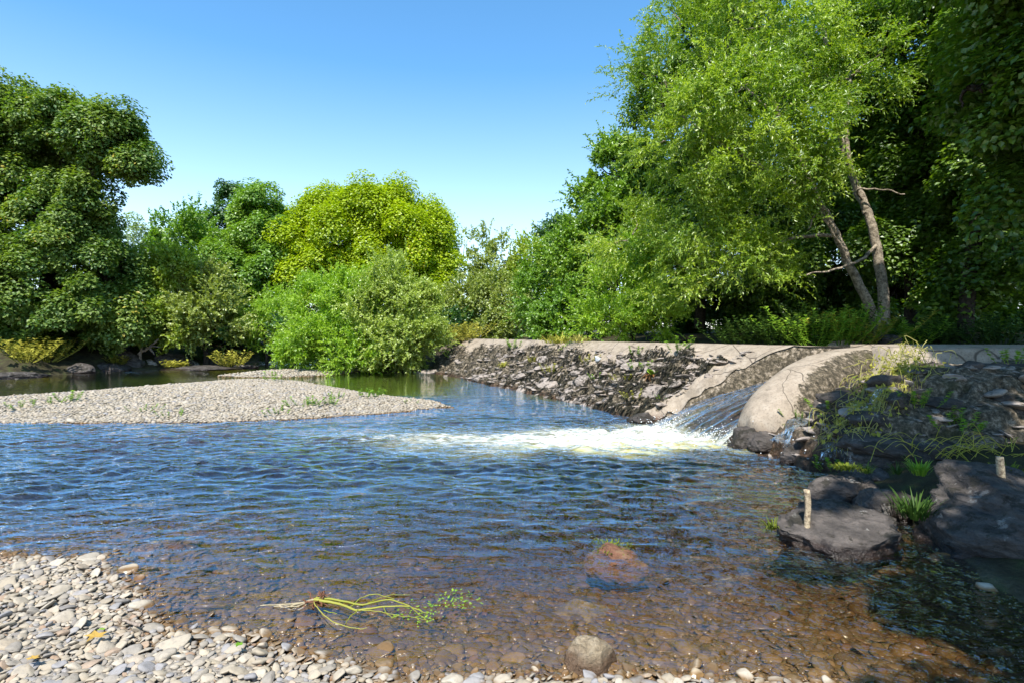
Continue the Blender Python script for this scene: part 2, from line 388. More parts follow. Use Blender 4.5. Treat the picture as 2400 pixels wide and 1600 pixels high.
rough = np.clip(.10+.62*rough+.5*sstep(-1, .2, sf), 0, 1.2)
tag(link('water', mesh('water', np.stack([x, y, z], 1), gridfaces(len(xs), len(ys)), M['water'], True, {'foam': foam, 'aer': aer, 'rough': rough})),
    'clear brown river reflecting the blue sky', kind='structure')

# ------------------------------------------------------------------ pebbles
def pebble(r, sub):
    V, Fc = ico(sub); a = r.uniform(.8, 1.6); c = r.uniform(.26, .55)
    
    for _ in range(int(r.integers(4, 9))):
        nn = unit(r.normal(size=3)*[1, 1, 1.3]); V = V-nn*np.maximum(0, V@nn-r.uniform(.5, .85))[:, None]*.9
    V = V*np.array([a, 1, c]); q = V
    q = q+unit(V)*(.12*fbm(V*1.3+r.uniform(0, 60, 3), 3))[:, None]
    return q, Fc
def scatter(bounds, n, rad, inside, r, k=.72, cell=.12):        # dart throwing on a hash grid
    pts = []; g = {}
    for i in range(n):
        x, y = r.uniform(bounds[0], bounds[1]), r.uniform(bounds[2], bounds[3])
        R = rad(r); c = (int(x//cell), int(y//cell)); ok = True
        for dx in (-1, 0, 1):
            for dy in (-1, 0, 1):
                for (qx, qy, qr) in g.get((c[0]+dx, c[1]+dy), ()):
                    if (qx-x)**2+(qy-y)**2 < (k*(qr+R))**2: ok = False; break
                if not ok: break
            if not ok: break
        if ok: g.setdefault(c, []).append((x, y, R)); pts.append((x, y, R))
    P = np.array(pts)
    return P[inside(P[:, 0], P[:, 1])]
def place(V, R, r, tilt=.28):
    V = V*R; V = rotx(V, r.normal(0, tilt)-.16); V = roty(V, r.normal(0, tilt)); return rotz(V, r.uniform(0, 6.28))
r = np.random.default_rng(3)
TPL = [pebble(r, 3) for _ in range(26)]; TPS = [pebble(r, 2) for _ in range(16)]
CLS = [(.07, 'dark grey'), (.14, 'grey brown'), (.30, 'blue grey'), (.46, 'pale tan'), (.60, 'sandy brown'), (.74, 'pale cream grey'), (.86, 'rusty brown'), (.97, 'light buff')]
bank = scatter((-5.4, 2.3, 1.7, 4.3), 125000, lambda r: float(np.clip(r.lognormal(-3.78, .42), .011, .058)), lambda x, y: sdpoly(x, y, BANK) > -.28, r, .66)
u = bank[:, 0]/bank[:, 1]*F+CX; hb = height(bank[:, 0], bank[:, 1]); v = HZ+(EYE-hb)/bank[:, 1]*F
vis = (u > -15) & (u < 2100) & (v < 1612)
order = np.argsort(-(bank[:, 2]/bank[:, 1])*vis); solo = set(order[:296].tolist())
mb = MB(); pm = {}
for i, (x, y, R) in enumerate(bank):
    zz = hb[i]+R*.14+r.uniform(0, .012)
    ti, (tv, cn) = int(r.integers(26)), CLS[int(r.choice(8, p=[.09, .13, .14, .19, .15, .19, .05, .06]))]
    if i in solo:
        key = (ti, cn)
        if key not in pm: pm[key] = mesh('pebble', TPL[ti][0], TPL[ti][1], M['pebble'], True, {'tint': tv+r.uniform(-.04, .04)})
        o = link('pebble', pm[key], None, (x, y, zz)); o.scale = (R, R, R)
        o.rotation_euler = (r.normal(0, .26)-.16, r.normal(0, .26), r.uniform(0, 6.28))
        tag(o, (f'rounded {cn} pebble lying wet at the edge of the foreground water' if zz < .035 else f'smooth dry {cn} pebble lying on the foreground shingle bank'), 'pebble', 'pebbles of the foreground shingle bank')
    else:
        mb.add(place(TPS[ti % 16][0], R, r)+[x, y, zz], TPS[ti % 16][1], tv+r.uniform(-.05, .05))
# a second, smaller layer that fills the gaps
fill = scatter((-5.4, 2.2, 1.7, 4.3), 52000, lambda r: r.uniform(.008, .018), lambda x, y: sdpoly(x, y, BANK) > -.2, r, .8, .06)
hf = height(fill[:, 0], fill[:, 1])
for (x, y, R), h0 in zip(fill, hf): mb.add(place(TPS[int(r.integers(16))][0], R, r)+[x, y, h0+.002], TPS[0][1], r.uniform(0, 1))
tag(mb.build('shingle', M['pebble']), 'small pebbles filling the foreground shingle', 'shingle', kind='stuff')
# submerged cobbles
bed = scatter((-4.6, 3.4, 2.2, 7.2), 60000, lambda r: float(np.clip(r.lognormal(-3.5, .45), .016, .10)), lambda x, y: (sdpoly(x, y, BANK) < -.2) & (sdpoly(x, y, RIGHT) < -.12), r, .7, .16)
hd = height(bed[:, 0], bed[:, 1]); mb = MB()
for (x, y, R), h0 in zip(bed, hd):
    if h0 > .02: continue
    j = int(r.integers(16)); mb.add(place(TPS[j][0], R, r, .2)+[x, y, h0+R*.12], TPS[j][1], r.uniform(0, 1))
tag(mb.build('riverbed_pebbles', M['pebble']), 'brown and purple cobbles under the shallow water', 'riverbed', kind='stuff')
# the gravel bars in mid river
TPB = [pebble(r, 1) for _ in range(14)]; mb = MB()
for poly, bd, n, rr in ((BAR, (-13, -1.1, 9.2, 18.8), 170000, (.020, .050)), (BAR2, (-10.6, -6, 19.8, 23.2), 7000, (.04, .08))):
    g = scatter(bd, n, lambda r: r.uniform(*rr)*(1+.5*(r.uniform() > .95)), lambda x, y: sdpoly(x, y, poly) > -.12, r, .66, .12 if poly is BAR else .26)
    hg = height(g[:, 0], g[:, 1])
    for (x, y, R), h0 in zip(g, hg):
        j = int(r.integers(14)); mb.add(place(TPB[j][0], R, r)+[x, y, h0+R*.12], TPB[j][1], float(r.choice([.2, .46, .52, .60, .72, .76, .34], p=[.08, .22, .16, .18, .2, .1, .06]))+r.uniform(-.04, .04))
tag(mb.build('gravel', M['pebble']), 'pale shingle covering the gravel bars in mid river', 'gravel', kind='stuff')

# ------------------------------------------------------------------ weir
weir = empty('weir', (4.9, 9.6, 0), 'old stone weir with pale concrete crest and black algae slope', 'weir')
WO = np.array([4.9, 9.6, 0]); D = np.array([-.41, .912]); Nn = np.array([-.912, -.41])
ss = axis([(-.02, 3, .035), (3, 8, .055), (8, 19, .1)])
tt = axis([(-1.6, -.2, .14), (-.2, 1.8, .035), (1.8, 3.1, .05)])
S, T = np.meshgrid(ss, tt, indexing='ij'); s, t = S.ravel(), T.ravel()
toe = 2.06+.36*np.exp(-(s/2.0)**2)+.22*pnoise(xy0(s, s*0, .6))
q = np.clip((t-.15)/(toe-.15), -2, 2)
z = np.where(t < .15, 1.30-.02*np.clip(-t, 0, 9), 1.30-1.34*np.maximum(q, 0)**1.05)
z -= .12*sstep(0, .5, -t-1.1)
edge = .62+.36*fbm(xy0(s, t*.6, 1.1), 4)+.25*sstep(1.6, .4, s)
bare = np.clip(.55+(edge-t)*2.2, 0, 1)
ridge = sstep(1.0, .5, s+.12*fbm(xy0(s, t, 2.5), 3)); bare = np.maximum(bare, ridge*(.50+.4*sstep(-.5, .6, fbm(xy0(s*2, t, 1.6), 3))))
far = sstep(13.2, 15.5, s)
bare = bare*(1-.8*sstep(15.8, 17.2, s))
rb = 1-np.clip((edge-t)*2.5+.2, 0, 1)
n1 = fbm(np.stack([s*1.7, t*2.2, s*0], 1), 5); n2 = fbm(np.stack([s*5, t*5, s*0+4], 1), 4)
z0 = z+rb*(.12*n1+.055*n2)
k = (z0+.05*pnoise(xy0(s, t, .9)))/.17; fr = k-np.floor(k); zt = .17*(np.floor(k)+sstep(.1, .55, fr))
rb = rb*(1-.8*ridge); z = z0*(1-.55*rb)+zt*.55*rb+.10*ridge*sstep(.1, .6, t)*sstep(2.9, 2.2, t)
z -= sstep(15.5, 18, s)*.25*(t > 0)
z += .012*fbm(xy0(s, t, 3), 2)
bl = sstep(0, 1.7, s)[:, None]; ND = unit((1-bl)*np.array([-1., .06])+bl*Nn[:2])
XY = WO[:2]+np.outer(s, D)+ND*(t+.10*n1*rb)[:, None]
VW = np.stack([XY[:, 0], XY[:, 1], z], 1)
wet = np.clip(sstep(.16, .02, z), 0, 1)
link('apron', mesh('apron', VW-WO, gridfaces(len(ss), len(tt)), M['weir'], True, {'bare': bare, 'wet': wet}), weir)
def weir_pt(s_, t_):
    i = int(np.argmin((s-s_)**2+(t-t_)**2)); return VW[i]
# flat stones set in the slope
r = np.random.default_rng(21)
for i in range(98):
    s_ = abs(r.normal(4.5, 4.4))+.7
    if s_ > 16: s_ = r.uniform(3, 15)
    tq = 2.06+.36*math.exp(-(s_/2.0)**2); t_ = tq*r.uniform(.30, 1.0)
    p = weir_pt(s_, t_); R = float(np.clip(r.lognormal(-2.0, .38), .07, .27))*(1+.02*s_)
    V_, F_ = rock((R*r.uniform(1.1, 2.2), R*r.uniform(.7, 1.3), R*r.uniform(.3, .6)), 300+i, 4, 10, .13, 0, .62)
    V_ = rotx(roty(rotz(V_, r.normal(0, .5)), r.normal(0, .15)), r.normal(.38, .14)); V_ = rotz(V_, math.atan2(Nn[1], Nn[0])+1.57)
    link('set_stone', mesh('set_stone', V_, F_, M['pale'], True), weir, p-WO+[0, 0, r.uniform(-.08, -.02)])
mb = MB()
for i in range(900):
    s_ = abs(r.normal(5, 4.6))+.3
    if s_ > 17: continue
    p = weir_pt(s_, 2.06*r.uniform(.2, 1.04)); R = float(np.clip(r.lognormal(-2.95, .4), .025, .11))*(1+.02*s_); V_, F_ = TPL[int(r.integers(26))]
    mb.add(rotz(rotx(V_*[R*1.3, R, R*.8], r.normal(.3, .3)), r.uniform(0, 6.28))+p-WO-[0, 0, .2*R], F_, 0)
rub = mb
# algae strands hanging down slope
mb = MB(); idx = np.where((rb > .5) & (z > .02) & (t < toe+.1))[0]; pick = r.choice(idx, 9000, p=(1/(1+s[idx]*.02))/np.sum(1/(1+s[idx]*.02)))
down = np.array([Nn[0], Nn[1], -.75]); side = np.array([D[0], D[1], 0])
for i in pick:
    if bare[i] > .75 and r.uniform() < .85: continue
    L = r.uniform(.05, .15); w = r.uniform(.012, .03); p = VW[i]+[0, 0, .02]; d = unit(down+r.normal(0, .35, 3))
    mb.add([p-side*w, p+side*w, p+d*L*.6+side*w*.7+[0, 0, .02], p+d*L+[0, 0, -.02], p+d*L*.6-side*w*.7+[0, 0, .02]], [[0, 1, 2, 4], [2, 3, 4, 4]][:1], r.uniform(0, 1))
    mb.add([p+d*L*.6-side*w*.7+[0, 0, .02], p+d*L*.6+side*w*.7+[0, 0, .02], p+d*L+side*w*.2-[0, 0, .015], p+d*L-side*w*.2-[0, 0, .015]], [[0, 1, 2, 3]], r.uniform(0, 1))
a_ = mb.build('algae', M['algae'], weir, (0, 0, 0)); a_.data.transform(__import__('mathutils').Matrix.Translation((-4.9, -9.6, 0))); a_['kind'] = 'stuff'
# chute: floor, mossy wall, rounded concrete nose
def sweep(C, Wd, prof, nseg=26):                      # C (n,3) path, prof list of (across, up); sides at +-Wd
    P = curve(C, nseg); w_ = np.interp(np.linspace(0, 1, len(P)), np.linspace(0, 1, len(Wd)), Wd)
    T = unit(np.gradient(P, axis=0)*[1, 1, 0]); A = np.stack([-T[:, 1], T[:, 0], 0*T[:, 0]], 1)
    pr = np.asarray(prof)
    V_ = P[:, None]+A[:, None]*(pr[None, :, :1]*w_[:, None, None])+np.array([0, 0, 1.])*pr[None, :, 1:2]
    return V_.reshape(-1, 3), gridfaces(len(P), len(pr)), P
CH = [(7.6, 10.2, .86), (6.2, 9.7, .84), (5.0, 9.26, .74), (4.4, 9.1, .62), (3.8, 8.95, .43), (3.2, 8.78, .20), (2.7, 8.65, -.03), (2.2, 8.5, -.35)]
aw = np.linspace(-1, 1, 25)
V_, F_, Pc = sweep(CH, [.5, .42, .42, .55, .72, .85, .92, 1.0], [(a, .0) for a in aw])
V_[:, 2] += .06*fbm(V_*2.5, 3)-.05
link('chute_floor', mesh('chute_floor', V_-WO, F_, M['weir'], True, {'bare': 0., 'wet': 1.}), weir)
nose = [(7.4, 8.9, 1.30), (6.2, 8.95, 1.31), (5.2, 8.82, 1.28), (4.6, 8.52, 1.18), (4.15, 8.23, 1.02), (3.78, 7.99, .83), (3.52, 7.80, .65), (3.35, 7.68, .52), (3.26, 7.61, .42)]
an = np.linspace(-1, 1, 41)
prof = [(a, -.28*abs(a)**3.2) for a in an]; prof = [(-1.0, -.8)]+[(-1.0, -.5)]+prof+[(1.01, -.55), (1.04, -1.3)]
V_, F_, Pn = sweep(nose, [.30, .34, .40, .44, .46, .46, .42, .34, .16], prof)
npf = len(prof); rings = V_.reshape(-1, npf, 3); lastr = rings[-1]; cen = lastr.mean(0)*[1, 1, 0]+[0, 0, lastr[:, 2].max()-.14]; dirn = unit(Pn[-1]-Pn[-4])*[1, 1, .3]
ext = [cen+(lastr-cen)*k_+dirn*d_ for k_, d_ in ((.85, .05), (.55, .085), (.2, .10), (.01, .10))]
V_ = np.concatenate([V_]+[e_.reshape(-1, 3) for e_ in ext]); Pn = np.vstack([Pn]+[Pn[-1:]]*4); F_ = gridfaces(len(Pn), npf)
acr = np.tile([p[0] for p in prof], len(Pn)); alo = np.repeat(np.linspace(0, 1, len(Pn)), len(prof))
V_ += unit(V_-V_.mean(0))*(.018*fbm(V_*2.2, 4))[:, None]
bare = np.clip(1.25-1.3*sstep(.28, 1.0, -(-acr))*sstep(.92, .3, alo)-.9*sstep(-.86, -1.0, acr), 0, 1.)
bare = np.where(acr > .1, np.clip(1.1-1.6*(acr-.1)*sstep(.95, .45, alo), 0, 1), bare)
link('spillway_nose', mesh('spillway_nose', V_-WO, F_, M['weir'], True, {'bare': bare, 'wet': sstep(.30, .10, V_[:, 2])}), weir)
# mossy wall on the far side of the chute, under the ridge
sw = np.linspace(-1.5, 2.7, 90); hw = np.linspace(0, 1, 24); V_ = []
for a in sw:
    top = weir_pt(.0, min(max(a, -1.5), 2.7)); j = int(np.argmin(np.hypot(Pc[:, 0]-top[0], Pc[:, 1]-top[1]))); lo = min(Pc[j, 2]-.25, top[2]-.1)
    for b in hw:
        V_.append(top*[1, 1, 0]-[D[0]*.32*b, D[1]*.32*b, 0]+[0, 0, top[2]+(lo-top[2])*b])
V_ = np.array(V_); V_ += np.stack([.05*fbm(V_*3.2, 4), .05*fbm(V_*3.2+9, 4), 0*V_[:, 0]], 1)*np.tile(sstep(0, .2, hw), 90)[:, None]
link('chute_wall', mesh('chute_wall', V_-WO, gridfaces(90, 24), M['weir'], True, {'bare': np.tile(.5-.75*hw, 90), 'wet': np.tile(sstep(.6, 1, hw), 90)}), weir)
# right hand side: crest and ledged rubble face
RL = [(3.12, 7.42), (3.15, 6.9), (3.22, 6.3), (3.38, 5.85), (3.9, 5.5), (5, 5.2), (14, 4.6), (14, 10.6), (6.6, 9.25), (5.2, 8.85), (4.2, 8.28), (3.4, 7.72)]
xs = axis([(2.7, 8, .032), (8, 14, .12)]); ys = axis([(4.5, 9.6, .032), (9.6, 10.6, .2)])
X, Y = np.meshgrid(xs, ys, indexing='ij'); x, y = X.ravel(), Y.ravel()
sd = sdpoly(x, y, RL)+.10*fbm(xy0(x, y, 2.2), 4)
tr = (8.95-(x-5.1)*.15)-y+.08*fbm(xy0(x, y, 1.5), 3)
wl = np.hypot(x-np.interp(y, [5.5, 5.85, 6.3, 6.9, 7.5, 9], [3.9, 3.4, 3.2, 3.15, 3.1, 3.3]), 0)
zz = -.12+.88*np.maximum(sd, 0)**.85+np.minimum(sd, 0)*.8
n1 = fbm(xy0(x, y, 1.6), 5); zz = zz+.17*n1+.05*fbm(xy0(x, y, 5), 4)
k = (zz+.35*pnoise(xy0(x, y, .35)))/.19; fr = k-np.floor(k); zt = .19*(np.floor(k)+sstep(.05, .4, fr)-(.35*pnoise(xy0(x, y, .35)))/.19)
zz = .3*zz+.7*zt; zz = np.minimum(zz, 1.10+.05*n1)
cr = 1.345-.10*np.clip(tr, 0, 2)**1.5-.02*np.clip(-tr, 0, 3)
f_ = sstep(.9, .55, tr)*sstep(4.9, 5.6, x); z = zz*(1-f_)+np.maximum(cr, zz*.5)*f_
z = np.where(tr < -1.0, z-.5*(-1.0-tr), z)
chd = sdpoly(x, y, [(a[0], a[1]) for a in nose]+[(7, 11), (3, 11)]); z = np.where(chd > -.1, np.minimum(z, .2), z)
z = z+.02*fbm(xy0(x, y, 9), 3)*(1-f_)
bare = np.clip(f_*1.3-.1, 0, 1)+.10*(1-f_)
V_ = np.stack([x, y, z], 1)
link('rubble_face', mesh('rubble_face', V_-WO, gridfaces(len(xs), len(ys)), M['weir'], True, {'bare': bare, 'wet': np.clip(sstep(.5, .1, z+.25*fbm(xy0(x, y, 1.2), 2))*sstep(5, 3.6, x), 0, 1)}), weir)
RX, RY, RZ = xs, ys, z.reshape(X.shape)
r = np.random.default_rng(44)
for i in range(60):
    px, py = r.uniform(3.4, 6.6), r.uniform(5.6, 8.2)
    if sdpoly(np.array([px]), np.array([py]), RL)[0] < .12: continue
    pz = float(RZ[int(np.argmin(abs(RX-px))), int(np.argmin(abs(RY-py)))])
    if pz > 1.15: continue
    R = r.uniform(.10, .24); V_, F_ = rock((R*1.5, R*r.uniform(.7, 1.), R*r.uniform(.45, .8)), 420+i, 4, 9, .12, .02, .62)
    V_ = rotz(rotx(V_, r.normal(.1, .15)), r.normal(-.3, .4))
    link('ledge_stone', mesh('ledge_stone', V_, F_, M['slate'], True), weir, np.array([px, py, pz-.04])-WO)
for i in range(300):
    px, py = r.uniform(3.2, 6.8), r.uniform(5.6, 8.4)
    if sdpoly(np.array([px]), np.array([py]), RL)[0] < .05: continue
    pz = float(RZ[int(np.argmin(abs(RX-px))), int(np.argmin(abs(RY-py)))])
    if pz > 1.14: continue
    R = float(np.clip(r.lognormal(-2.9, .5), .025, .14)); V_, F_ = TPL[int(r.integers(26))]
    rub.add(rotz(rotx(V_*[R*1.4, R, R*.8], r.normal(.2, .3)), r.uniform(0, 6.28))+[px, py, pz]-WO-[0, 0, .25*R], F_, 0)
o_ = rub.build('rubble', M['pale'], weir, (0, 0, 0)); o_['kind'] = 'stuff'
def right_z(px, py):
    return float(RZ[int(np.argmin(abs(RX-px))), int(np.argmin(abs(RY-py)))])

# cascade
V_, F_, P_ = sweep([(c[0], c[1], c[2]+.10) for c in CH[:-1]]+[(2.35, 8.55, -.14)], [.48, .41, .41, .54, .71, .84, .9, .95], [(a, .02*math.cos(a*2)) for a in np.linspace(-1, 1, 61)], 36)
acr = np.tile(np.linspace(-1, 1, 61), len(P_)); alo = np.repeat(np.linspace(0, 1, len(P_)), 61)
V_[:, 2] += .035*fbm(np.stack([alo*5, acr*5, 0*acr], 1), 4)*sstep(.2, .6, alo)
wn = fbm(np.stack([alo*4, acr*3.5, 0*acr], 1), 3)
foam = np.clip(.9*sstep(.78, .98, alo+.06*wn)+.72*sstep(.70, .84, alo+.08*wn)*np.exp(-((acr+.52)/.20)**2)+.7*sstep(.66, .84, alo)*sstep(.70, .95, acr+.08*wn), 0, 1)
foam = np.clip(.9*sstep(.80, .98, alo+.06*wn)+.75*sstep(.70, .86, alo+.08*wn)*np.exp(-((acr+.50)/.22)**2)+.7*sstep(.60, .80, alo)*sstep(.66, .95, acr+.08*wn), 0, 1)
tag(link('cascade_water', mesh('cascade_water', V_, F_, M['fall'], True, {'foam': foam, 'aer': .25*foam, 'rough': .9})), 'smooth dark sheet of water sliding down the weir chute', kind='structure')
# churned splash and droplets at its foot
r = np.random.default_rng(8); mb = MB()
def clump(c, R, n, s0=.012):
    for _ in range(n):
        p = np.array(c)+r.normal(0, 1, 3)*R; p[2] = abs(p[2]-.0)+.0
        q = r.uniform(.35, 1)*s0; Vi, Fi = ico(1); mb.add(Vi*[q*1.5, q, q*r.uniform(.7, 1.6)]+p, Fi, r.uniform())
for c, R, n in (((2.5, 9.0, .07), (.22, .2, .07), 420), ((2.8, 9.15, .14), (.2, .12, .07), 120), ((2.8, 7.95, .07), (.2, .16, .06), 320), ((3.0, 8.05, .14), (.14, .08, .06), 100),
                ((1.9, 8.1, .03), (.6, .3, .03), 320), ((3.4, 7.3, .12), (.14, .16, .10), 110), ((3.55, 6.4, .12), (.14, .2, .10), 120)):
    clump(c, np.array(R), int(n*.6), .007)
tag(mb.build('spray', M['drop']), 'white spray and drops at the foot of the chute', 'spray', kind='stuff')
# thin trickles through the ledges beside the nose
for (x0, y0, x1, y1, w0, lab) in ((3.75, 7.25, 3.28, 7.0, .16, 'thin white trickle falling over black ledges beside the concrete nose'), (4.15, 6.55, 3.55, 6.15, .20, 'thin trickle of water over black ledges under the dead stalks')):
    n = 50; m = 9; V_ = []
    for a in np.linspace(0, 1, n):
        px, py = x0+(x1-x0)*a, y0+(y1-y0)*a; dxy = unit(np.array([-(y1-y0), x1-x0]))
        for b in np.linspace(-1, 1, m):
            qx, qy = px+dxy[0]*b*w0*(.6+.5*a)+.03*math.sin(9*a+3*b), py+dxy[1]*b*w0*(.6+.5*a)
            V_.append((qx, qy, right_z(qx, qy)+.022))
    V_ = np.array(V_); tag(link('trickle_water', mesh('trickle_water', V_, gridfaces(n, m), M['fall'], True, {'foam': .36+.2*fbm(V_*6, 2), 'aer': 0., 'rough': 1.})), lab, kind='structure')

# ------------------------------------------------------------------ boulders
def boulder(name, loc, radii, seed, mat, label, rz=0., tilt=(0, 0), cat='boulder', group=None, **kw):
    V_, F_ = rock(radii, seed, **kw); V_ = rotz(rotx(roty(V_, tilt[1]), tilt[0]), rz)
    return tag(link(name, mesh(name, V_, F_, M[mat], True), None, loc), label, cat, group)
boulder('boulder', (2.44, 4.17, -.03), (.60, .36, .29), 41, 'slate', 'grey slate boulder in the water with the short stake standing on it', -.25, (.1, .12), sub=6, rough=.15, strata=.03, cuts=11, depth=.64)
boulder('boulder', (3.10, 4.75, .05), (.34, .28, .20), 47, 'slate', 'dark slate boulder with white lichen rings behind the stake boulder', .3, (.1, .2), sub=5, rough=.14, strata=.02, cuts=10, depth=.64)
boulder('boulder', (2.95, 5.15, .02), (.36, .22, .20), 43, 'slate', 'dark boulder with a bright moss cushion on its top', .1, (0, -.1), sub=5, rough=.16, strata=.02, cuts=6)
boulder('boulder', (3.85, 4.05, .0), (1.28, 1.0, .52), 52, 'slate', 'large shaded slate outcrop with slanting strata at the water edge', -.35, (.05, .10), sub=6, rough=.14, strata=.05, cuts=10, depth=.66)
boulder('boulder', (5.0, 4.6, .05), (1.0, .8, .44), 45, 'slate', 'dark slate outcrop behind the second stake', .4, (.1, -.1), sub=5, rough=.14, strata=.03)
boulder('boulder', (3.95, 5.95, .30), (.62, .30, .17), 58, 'slate', 'long flat mossy slab boulder lying below the tangle of dead stalks', -.25, (.12, .14), sub=5, rough=.12, strata=.02)
boulder('boulder', (3.6, 5.72, .02), (.34, .22, .14), 63, 'slate', 'wet black boulder under the flat mossy slab', .2, sub=5, rough=.18)
boulder('boulder', (3.42, 6.75, .06), (.28, .24, .14), 64, 'slate', 'wet black boulder beside the foot of the concrete nose', .8, sub=5, rough=.18)
boulder('boulder', (3.28, 7.36, .06), (.30, .22, .17), 66, 'slate', 'reddish wet rock under the tip of the concrete nose', .8, sub=5, rough=.18)
boulder('boulder', (3.14, 7.62, .02), (.26, .28, .24), 68, 'slate', 'dark wet rock directly under the tip of the concrete nose', .4, sub=5, rough=.18)
boulder('boulder', (2.25, 9.75, .0), (.40, .26, .14), 67, 'slate', 'dark wet rock on the left edge of the white chute foam', .6, sub=5, rough=.18)
boulder('boulder', (.36, 2.60, -.01), (.125, .11, .12), 70, 'granite', 'rounded speckled granite boulder at the near water edge', .3, sub=5, rough=.10, cuts=4, depth=.86)
boulder('boulder', (.40, 3.36, -.185), (.30, .21, .10), 71, 'golden', 'golden boulder lying fully under the shallow water', .2, sub=5, rough=.12)
boulder('boulder', (.70, 3.92, -.085), (.25, .16, .12), 72, 'redrock', 'dark mossy rock just breaking the surface in mid stream', -.45, (.1, .1), sub=5, rough=.16)
for k, (px, py, Yd, wd, hh, lab) in enumerate([
    (525, 540, 0, 0, 0, '')]): pass
LB = [(185, 870, 22.3, .75, .36, 'flat grey boulder at the left waterline below the broad chestnut'), (262, 862, 23.6, .8, .4, 'low rounded boulder on the left bank right of the yellow reeds'),
      (215, 850, 24.2, .9, .5, 'dark boulder half buried in the left bank soil'), (300, 845, 24.6, .8, .7, 'tall dark boulder under the chestnut branches by the left bank'),
      (345, 855, 25.0, .55, .35, 'small tan boulder at the left waterline beside the dead branch'), (395, 850, 25.8, 1.0, .55, 'broad mossy boulder on the left bank below the yellow shrub'),
      (425, 853, 26.2, .8, .4, 'pale ledge boulder next to the mossy one on the left bank'), (470, 862, 24.6, 1.9, .16, 'long low rock ledge in the left channel'),
      (575, 861, 25.2, .6, .2, 'small dark rock at the end of the left channel ledge'), (515, 848, 27.5, .8, .4, 'dark boulder behind the red tinged shrub in the left channel'), (25, 885, 19.9, 1.5, .22, 'flat mud coloured rock at the far left waterline')]
for k, (px, py, Yd, wd, hh, lab) in enumerate(LB):
    p = W(px, py, Yd); boulder('boulder', (p[0], p[1], max(p[2]-.1, .0)), (wd, wd*.6, hh), 80+k, 'slate' if k not in (4, 6) else 'pale', lab, rng.uniform(-.3, .3), sub=4, rough=.16)
WB = [(1010, 872, 22.4, 1.0, .14, 'pale flat slab at the waterline below the olive shrub'), (1075, 873, 21.9, .75, .13, 'pale pinkish slab lying next to the flat one by the shrub'),
      (1130, 856, 22.4, 1.0, .30, 'long algae coated ledge block at the far end of the weir'), (1180, 884, 19.4, .50, .26, 'cracked grey stone at the weir foot beside the straw tuft'), (1225, 882, 19.0, .5, .24, 'second cracked stone leaning on the grey one at the weir foot')]
for k, (px, py, Yd, wd, hh, lab) in enumerate(WB):
    p = W(px, py, Yd); boulder('slab', (p[0], p[1], p[2]), (wd, wd*.7, hh), 110+k, 'pale' if k != 2 else 'slate', lab, rng.uniform(-.3, .3), sub=4, rough=.08, cat='rock')
p = weir_pt(4.9, .9); boulder('white_stone', p+[0, 0, .08], (.10, .06, .075), 140, 'white', 'small white quartz like lump on the black weir slope', .5, (.3, .4), sub=3, rough=.1, cat='stone')
# stakes
def stake(loc, h, R, label):
    n = 14; zs = np.array([-.12, 0, .3*h, .6*h, .9*h, h, h, h]); rr = R*np.array([1.05, 1.05, 1, 1.03, 1, .97, .6, .01])
    P_ = np.stack([.006*np.sin(zs*20), 0*zs, zs+np.array([0]*6+[.002, .004])], 1); V_, F_ = tube(P_+np.array([0, 0, 0]), rr, n)
    V_[:, :2] = P_[np.repeat(np.arange(8), n), :2]+np.stack([np.cos(np.tile(np.linspace(0, 6.283, n, endpoint=False), 8)), np.sin(np.tile(np.linspace(0, 6.283, n, endpoint=False), 8))], 1)*np.repeat(rr, n)[:, None]
    V_[:, 2] = np.repeat(P_[:, 2], n)
    V_ += .0025*np.stack([fbm(V_*30, 2), fbm(V_*30+5, 2), 0*V_[:, 0]], 1)
    return tag(link('stake', mesh('stake', V_, F_, M['stake'], True), None, loc), label, 'stake')
p = W(1892, 1212, 4.1); stake((p[0], p[1], p[2]), .20, .021, 'short weathered stake with flaking bark, sunlit on the slate boulder')
p = W(2345, 1150, 4.3); stake((p[0], p[1], p[2]+.02), .24, .026, 'short shaded stake on the outcrop at the far right')

